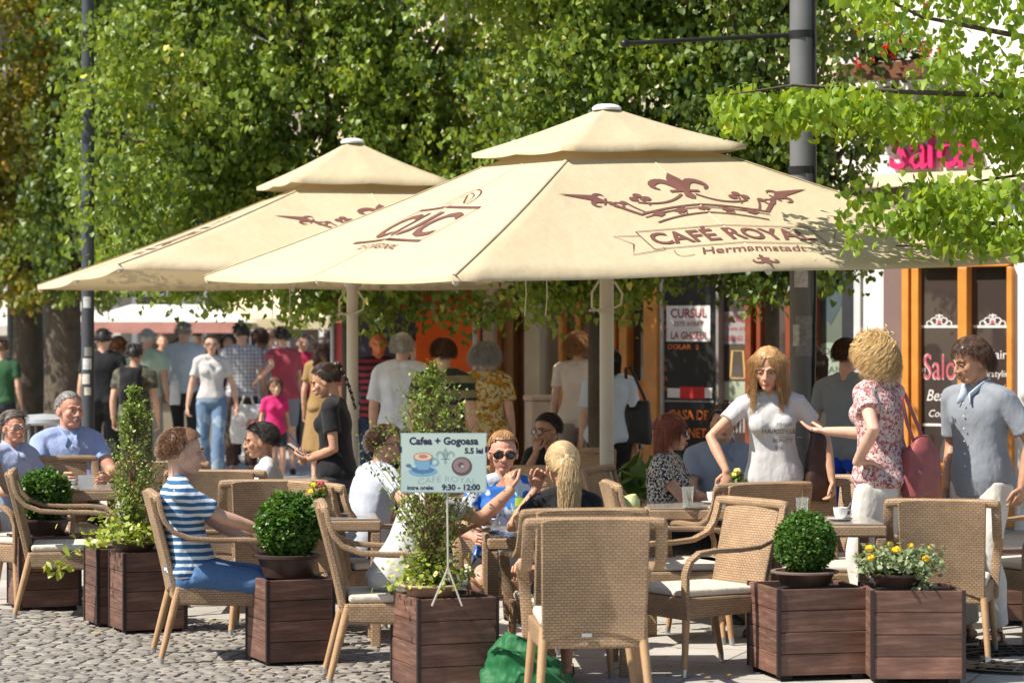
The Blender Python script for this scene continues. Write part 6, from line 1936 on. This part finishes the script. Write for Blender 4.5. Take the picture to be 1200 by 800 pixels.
mb = MB(); mb.box((0, -.002, .009), (.082, .12, .006), Matrix.Rotation(R(-35), 3, 'X')); mb.build('paper', CHINA, r)
mb = MB(); mb.tube([(0, .02, .02), (-.02, -.05, .10)], .004, 6); mb.build('pen', plain('blue_pen', (.02, .03, .15)), r)
mb = MB()

def tee_print(root, c):
    sh = c['shirt']; k = c['k']
    bv = BVHTree.FromObject(sh, bpy.context.evaluated_depsgraph_get()) if False else BVHTree.FromPolygons([v.co for v in sh.data.vertices], [tuple(p.vertices) for p in sh.data.polygons])
    F = Flat()
    F.text('HAIRSTYLE', (.03, .0), .034, 0, sx=1.15); F.text('STUDIO', (.06, .045), .024, 0); F.text('BEAUTY', (.05, -.05), .03, 0); F.text('SPA', (.03, -.09), .03, 0)
    F.stroke([(-.10, -.02), (.16, -.02)], .002, 0)
    v, f, m = F.arrays(); out = []
    z0 = c['tors'](.28)[2] * k
    for x, y, l in v:
        h = bv.ray_cast(Vector((x, -1.2, z0 + y)), Vector((0, 1, 0)))
        q = h[0] if h[0] is not None else Vector((x, -.15, z0 + y)); out.append((q.x, q.y - .003, q.z))
    mb = MB(); mb.add(out, f); o = mb.build('shirt_print', plain('grey_ink', (.12, .12, .13), bump=0), sh)
W13 = person('standing woman with long wavy hair in a white printed tee', 908, 206, -8, near=True, H=1.62, sex='f', skincol=tan, top=white, top_sleeve=.5, top_hem=-.01, bottom=cloth('white_jeans', (.60, .59, .58)), shoe=SHN, sandal=True,
       hair='long', haircol=(.26, .13, .05), haircol2=(.62, .38, .17), lean=9, side=-3, pitch=12, yaw=-6, headk=1.06, extra=tee_print,
       Rr=dict(hand=(-.27, -.30, .99), hint=(-.8, .1, .1), hd=(-.05, -.1, -1), pn=(0, 1, 0), curl=12), L=dict(hand=(.34, -.05, .93), hint=(.5, .6, 0)))
W14 = person('standing woman with curly blonde hair in a red and white floral blouse', 1034, 215, -128, near=True, H=1.70, sex='f', skincol=(.62, .36, .26), top=cloth('rose_floral', (.56, .46, .42), (.40, .13, .14), 'floral', 46, thr=.53), top_sleeve=.5, top_hem=-.10, top_loose=1.3, bottom=creamp, shoe=SHN,
       hair='curly', haircol=(.42, .24, .08), haircol2=(.85, .62, .30), lean=3, pitch=2, yaw=-10, fat=1.06, headk=1.0,
       L=dict(hand=(.24, -.02, 1.02), hint=(.7, .9, -.2), hd=(-.4, .7, 0), pn=(0, .4, -1), curl=15), Rr=dict(hand=(-.10, -.42, 1.17), hint=(-.5, .1, -1), hd=(.2, -1, .1), pn=(0, 0, 1), curl=12))
M15 = person('standing dark haired man in a pale grey blue shirt', 1150, 212, -48, near=True, H=1.67, skincol=(.42, .24, .16), top=cloth('grey_blue_linen', (.22, .24, .27)), top_sleeve=.8, top_hem=-.10, top_loose=1.15, bottom=cloth('pale_linen_trousers', (.58, .55, .50)), shoe=SHN, sandal=True,
       hair='wavyshort', haircol=(.04, .022, .014), haircol2=(.12, .06, .035), lean=3, pitch=16, yaw=-16, mous=False, collar=cloth('collar_light', (.5, .58, .66)), buttons=True, headk=1.04, fat=1.06,
       L=dict(hand=(.30, -.02, .90), hint=(.6, .8, 0)), Rr=dict(hand=(-.20, -.05, .88)))
person('man in a grey tee and bright blue shorts standing behind the floral blouse', 992, 172, 150, near=True, H=1.66, skincol=tan, top=cloth('grey_tee', (.20, .22, .25)), bottom=cloth('royal_blue_shorts', (.01, .06, .45)), bot_len=.95, shoe=SHW, hair='short', haircol=BRN, fat=.95)
person('person in a beige shirt mostly hidden behind the tall lamp post', 955, 160, 185, near=True, H=1.58, sex='f', skincol=tan, top=beige, bottom=beige, shoe=SHN, hair='bob', haircol=BRN, fat=.9)
# ---- strollers, further back
def far(label, px, p, rz, **kw):
    kw.setdefault('shoe', SHB); kw.setdefault('bottom', dpant); kw.setdefault('hair', 'short'); kw.setdefault('haircol', (.13, .075, .045)); kw.setdefault('skincol', (.60, .38, .27))
    kw.setdefault('fat', 1.04)
    return person(label, px, p, rz, group='people strolling across the square', **kw)
st = dict(legs={1: dict(foot=(.09, -.20, .09)), -1: dict(foot=(-.09, .18, .12))})
W29 = far('woman in a white tee and ripped blue jeans walking towards the camera', 248, 101, 4, sex='f', H=1.67, top=white, tuck=True, bottom=jeans, shoe=SHN, sandal=True, hair='pony', haircol=BLKH, near=True, glasses=('clear', FR), lean=1, fat=1.06,
    legs={1: dict(foot=(.07, -.16, .08)), -1: dict(foot=(-.08, .12, .09))}, L=dict(hand=(.30, -.02, .86), hint=(.5, 1, 0)), Rr=dict(hand=(-.28, -.05, .86), hint=(-.5, 1, 0)))
far('tall man in a light blue shirt walking away', 215, 93, 172, H=1.82, top=cloth('light_blue_b', (.55, .62, .72)), bottom=cloth('dark_grey_trousers', (.05, .05, .055)), haircol=GRY, **st)
W28 = far('man in a checked shirt carrying a big white bag', 283, 98, 190, H=1.80, top=cloth('grey_check', (.55, .54, .54), (.22, .23, .27), 'plaid', 22), bottom=cloth('dark_brown_trousers', (.06, .035, .025)), haircol=(.03, .025, .02), L=dict(hand=(.34, -.1, .72)))
far('woman in a white top and jeans behind the bag carrier', 304, 96, 160, sex='f', H=1.74, top=white, bottom=jeans, hair='bob', haircol=BRN)
far('woman in a red top bending towards the small child', 333, 98, 200, sex='f', H=1.76, top=cloth('brick_red', (.36, .06, .08)), bottom=cloth('grey_blue_skirt', (.18, .2, .24)), bot_len=.8, haircol=BLKH, lean=6, L=dict(hand=(.34, .1, 1.1)), Rr=dict(hand=(-.25, -.3, .9)))
far('small child in a bright pink tee', 322, 107, 20, sex='f', H=1.17, top=cloth('hot_pink', (.60, .03, .17)), top_hem=-.14, bottom=navy, bot_len=.6, hair='bob', haircol=BRN, headk=1.2)
far('woman with long dark hair in a mustard dress', 379, 108, 170, sex='f', H=1.64, top=cloth('mustard', (.27, .17, .07)), skirt=(cloth('mustard', (1, 1, 1)), .5, .06), bottom=None, hair='long', haircol=(.03, .015, .01), top_hem=-.1)
M23 = far('man in a red and black striped polo and dark jeans', 443, 125, 10, H=1.72, skincol=(.65, .20, .08), top=cloth('red_black_stripes', (.30, .04, .05), (.03, .02, .03), 'stripes', 16), bottom=navy, hair='buzz', haircol=(.12, .05, .03), L=dict(hand=(.28, -.05, .9)))  # skin colour carries the orange light thrown by the stall
far('old man in a white cap and pale blue shirt seen from behind', 471, 136, 172, near=True, H=1.68, skincol=fair, top=cloth('ice_blue', (.64, .70, .80)), top_loose=1.7, top_sleeve=.9, hair='short', haircol=LGRY, hatcol=('cap', white), fat=1.15, bottom=navy)
far('man in a green and black striped shirt seen from behind', 519, 151, 165, near=True, H=1.65, top=cloth('green_black_stripes', (.20, .18, .09), (.03, .03, .03), 'stripes', 9), haircol=(.08, .04, .02), fat=1.12, bottom=dpant, yaw=20)
far('grey haired woman in a yellow floral blouse seen from behind', 568, 141, 175, near=True, sex='f', H=1.60, skincol=fair, top=cloth('yellow_floral', (.60, .50, .28), (.45, .22, .02), 'floral', 22, thr=.52), top_loose=1.6, hair='puff', haircol=(.28, .28, .28), haircol2=(.5, .5, .5), fat=1.2, bottom=cloth('rose_skirt', (.35, .12, .12)), top_hem=-.12)
far('woman in dark clothes beyond the yellow floral blouse', 582, 118, 170, sex='f', H=1.55, top=black, haircol=BLKH, hair='bob')
far('auburn haired woman in a cream tee and trousers walking away', 677, 127, 176, near=True, sex='f', H=1.68, skincol=fair, top=cloth('cream_tee', (.68, .58, .50)), top_hem=-.08, bottom=cloth('taupe_trousers', (.30, .25, .22)), hair='puff', haircol=(.34, .15, .05), haircol2=(.55, .30, .12), fat=1.08, **st)
W19 = far('woman in a light blue blouse with a black shoulder bag', 714, 141, 178, near=True, sex='f', H=1.57, skincol=fair, top=cloth('sky_blouse', (.56, .63, .74)), top_loose=1.8, top_sleeve=.75, bottom=black, hair='bob', haircol=BLKH, fat=1.2, top_hem=-.08)
far('man in a white sun hat and pale green shirt', 172, 94, 168, H=1.72, top=cloth('mint_shirt', (.45, .56, .44)), top_loose=1.6, bottom=beige, hair='short', haircol=LGRY, hatcol=('hat', white), fat=1.1)
W32 = far('person in a dark camouflage tee with a black backpack', 158, 113, 170, H=1.57, top=cloth('camo', (.05, .055, .04), (.11, .10, .07), 'camo', 14), bottom=cloth('dark_olive', (.04, .04, .03)), haircol=BLKH, fat=1.12)
far('man in a plain black shirt walking away at the left', 121, 104, 180, H=1.73, top=black, bottom=black, haircol=BLKH, fat=1.1)
far('woman with auburn hair in a pale pink top', 138, 93, 160, sex='f', H=1.64, top=cloth('pale_pink', (.6, .42, .42)), bottom=dpant, hair='bob', haircol=(.20, .08, .03))
for i, (lb, px, p, rz, kw) in enumerate([
    ('man in a dark green shirt cut by the left edge', 2, 96, 170, dict(top=cloth('dark_green', (.03, .09, .04)), H=1.6)),
    ('person in blue between the dark tree trunks', 50, 90, 185, dict(top=cloth('mid_blue', (.08, .13, .34)), H=1.6)),
    ('dark haired woman in wine red behind the jeans woman', 268, 90, 0, dict(top=cloth('wine', (.14, .03, .04)), sex='f', hair='bob', haircol=BLKH, H=1.66)),
    ('man in a white shirt far behind the light blue shirt', 233, 78, 180, dict(top=white, H=1.78, haircol=BLKH)),
    ('person in a crimson top in the distance by the beige stall', 354, 86, 20, dict(top=cloth('crimson', (.5, .03, .08)), sex='f', H=1.66, haircol=BLKH)),
    ('person in cream beyond the mustard dress', 388, 88, 170, dict(top=cloth('pale_cream', (.7, .63, .5)), H=1.70)),
    ('distant woman in white beside the stall counter', 208, 80, 160, dict(top=white, sex='f', H=1.6, hair='bob', haircol=BLKH)),
    ('distant man in grey near the pole', 118, 82, 10, dict(top=cloth('mid_grey', (.45, .45, .48)), H=1.68)),
    ('distant shopper in a pale blue top between stalls', 257, 78, 190, dict(top=cloth('powder', (.45, .52, .62)), H=1.7)),
    ('distant shopper in orange at the market', 190, 76, 15, dict(top=cloth('rust', (.5, .15, .04)), H=1.66)),
    ('distant shopper in khaki at the market', 318, 80, 180, dict(top=white, H=1.74)),
    ('distant shopper in white near the orange stall', 402, 80, 190, dict(top=white, H=1.66)),
    ('stall keeper in a dark apron by the orange stall', 487, 118.5, 10, dict(top=navy, H=1.64, haircol=BLKH)),
    ('person in dark red beyond the striped shirt', 545, 112, 175, dict(top=cloth('wine', (1, 1, 1)), H=1.56, sex='f', hair='bob')),
    ('distant stroller in violet left of the stalls', 70, 84, 170, dict(top=cloth('violet', (.18, .10, .28)), H=1.66, sex='f'))]):
    far(lb, px, p, rz, **kw)

# ------------------------------------------------------------------ what they carry
def soft_bag(name, label, loc, rz, size, mt, strap, cat='handbag', taper=.75):
    r = empty(name, loc, R(rz), label, cat); w, dd, h = size
    mb = MB(); mb.tube([(0, 0, -h / 2), (0, 0, -h * .15), (0, 0, h * .25), (0, 0, h / 2)], [(w / 2 * .9, dd / 2), (w / 2, dd / 2 * 1.15), (w / 2 * .9, dd / 2 * .9), (w / 2 * taper, dd / 2 * .35)], 20, sq=3)
    v, f = remesh(mb, .010, 4); v = wrinkle(v, .014, 9, 4); mb = MB(); mb.add(v, f); mb.build('pouch', mt, r, smooth=180)
    mb = MB(); mb.tube(strap, [(.013, .004)] * len(strap), 8); mb.build('strap', mt, r, smooth=60)
    return r
lea = plain('rose_leather', (.26, .07, .07), .4, .15, 10, .3, 60)
soft_bag('shoulder_bag', 'rose red leather shoulder bag worn by the woman in the floral blouse', W14.location + Vector((.20, -.05, .99)), 35, (.25, .13, .34), lea, [(-.05, 0, .14), (-.10, -.0, .24), (-.135, .0, .37), (-.10, .02, .40), (.02, 0, .15)], taper=.3)
soft_bag('shoulder_bag', 'dark brown bag hanging from the arm of the white tee woman', W13.location + Vector((.235, -.05, .96)), 15, (.15, .09, .40), plain('dark_brown_leather', (.045, .022, .015), .4), [(-.03, 0, .18), (-.06, .05, .32), (-.02, .05, .34), (.04, 0, .18)], taper=.5)
soft_bag('shoulder_bag', 'black shoulder bag of the woman in the light blue blouse', W19.location + Vector((.23, -.05, .97)), 10, (.26, .12, .36), SHB, [(-.08, 0, .16), (-.10, 0, .45), (-.06, 0, .46), (.08, 0, .16)])
soft_bag('shopping_bag', 'big white plastic shopping bag with a red print', W28.location + Vector((.10, -.3, .62)), 0, (.42, .16, .46), cloth('white_plastic_bag', (.62, .60, .58), (.5, .2, .18), 'print', 6, thr=.62), [(-.08, 0, .2), (-.04, 0, .34), (.04, 0, .34), (.08, 0, .2)], 'bag', .9)
soft_bag('backpack', 'black backpack on the camouflage tee', W32.location + Vector((-.02, -.17, 1.16)), 0, (.26, .15, .38), black, [(-.09, .06, .17), (-.1, .1, .24), (-.1, .16, .2)], 'backpack', .9)
soft_bag('carrier_bag', 'small white carrier bag left of the jeans woman', (X(205, 33), 33, .98), 0, (.14, .07, .30), white, [(-.03, 0, .13), (0, 0, .22), (.03, 0, .13)], 'bag', .8)
def strap_item(name, label, cat, who, side, mt, z=.0):
    pass
bpy.data.scenes.remove(TMP)
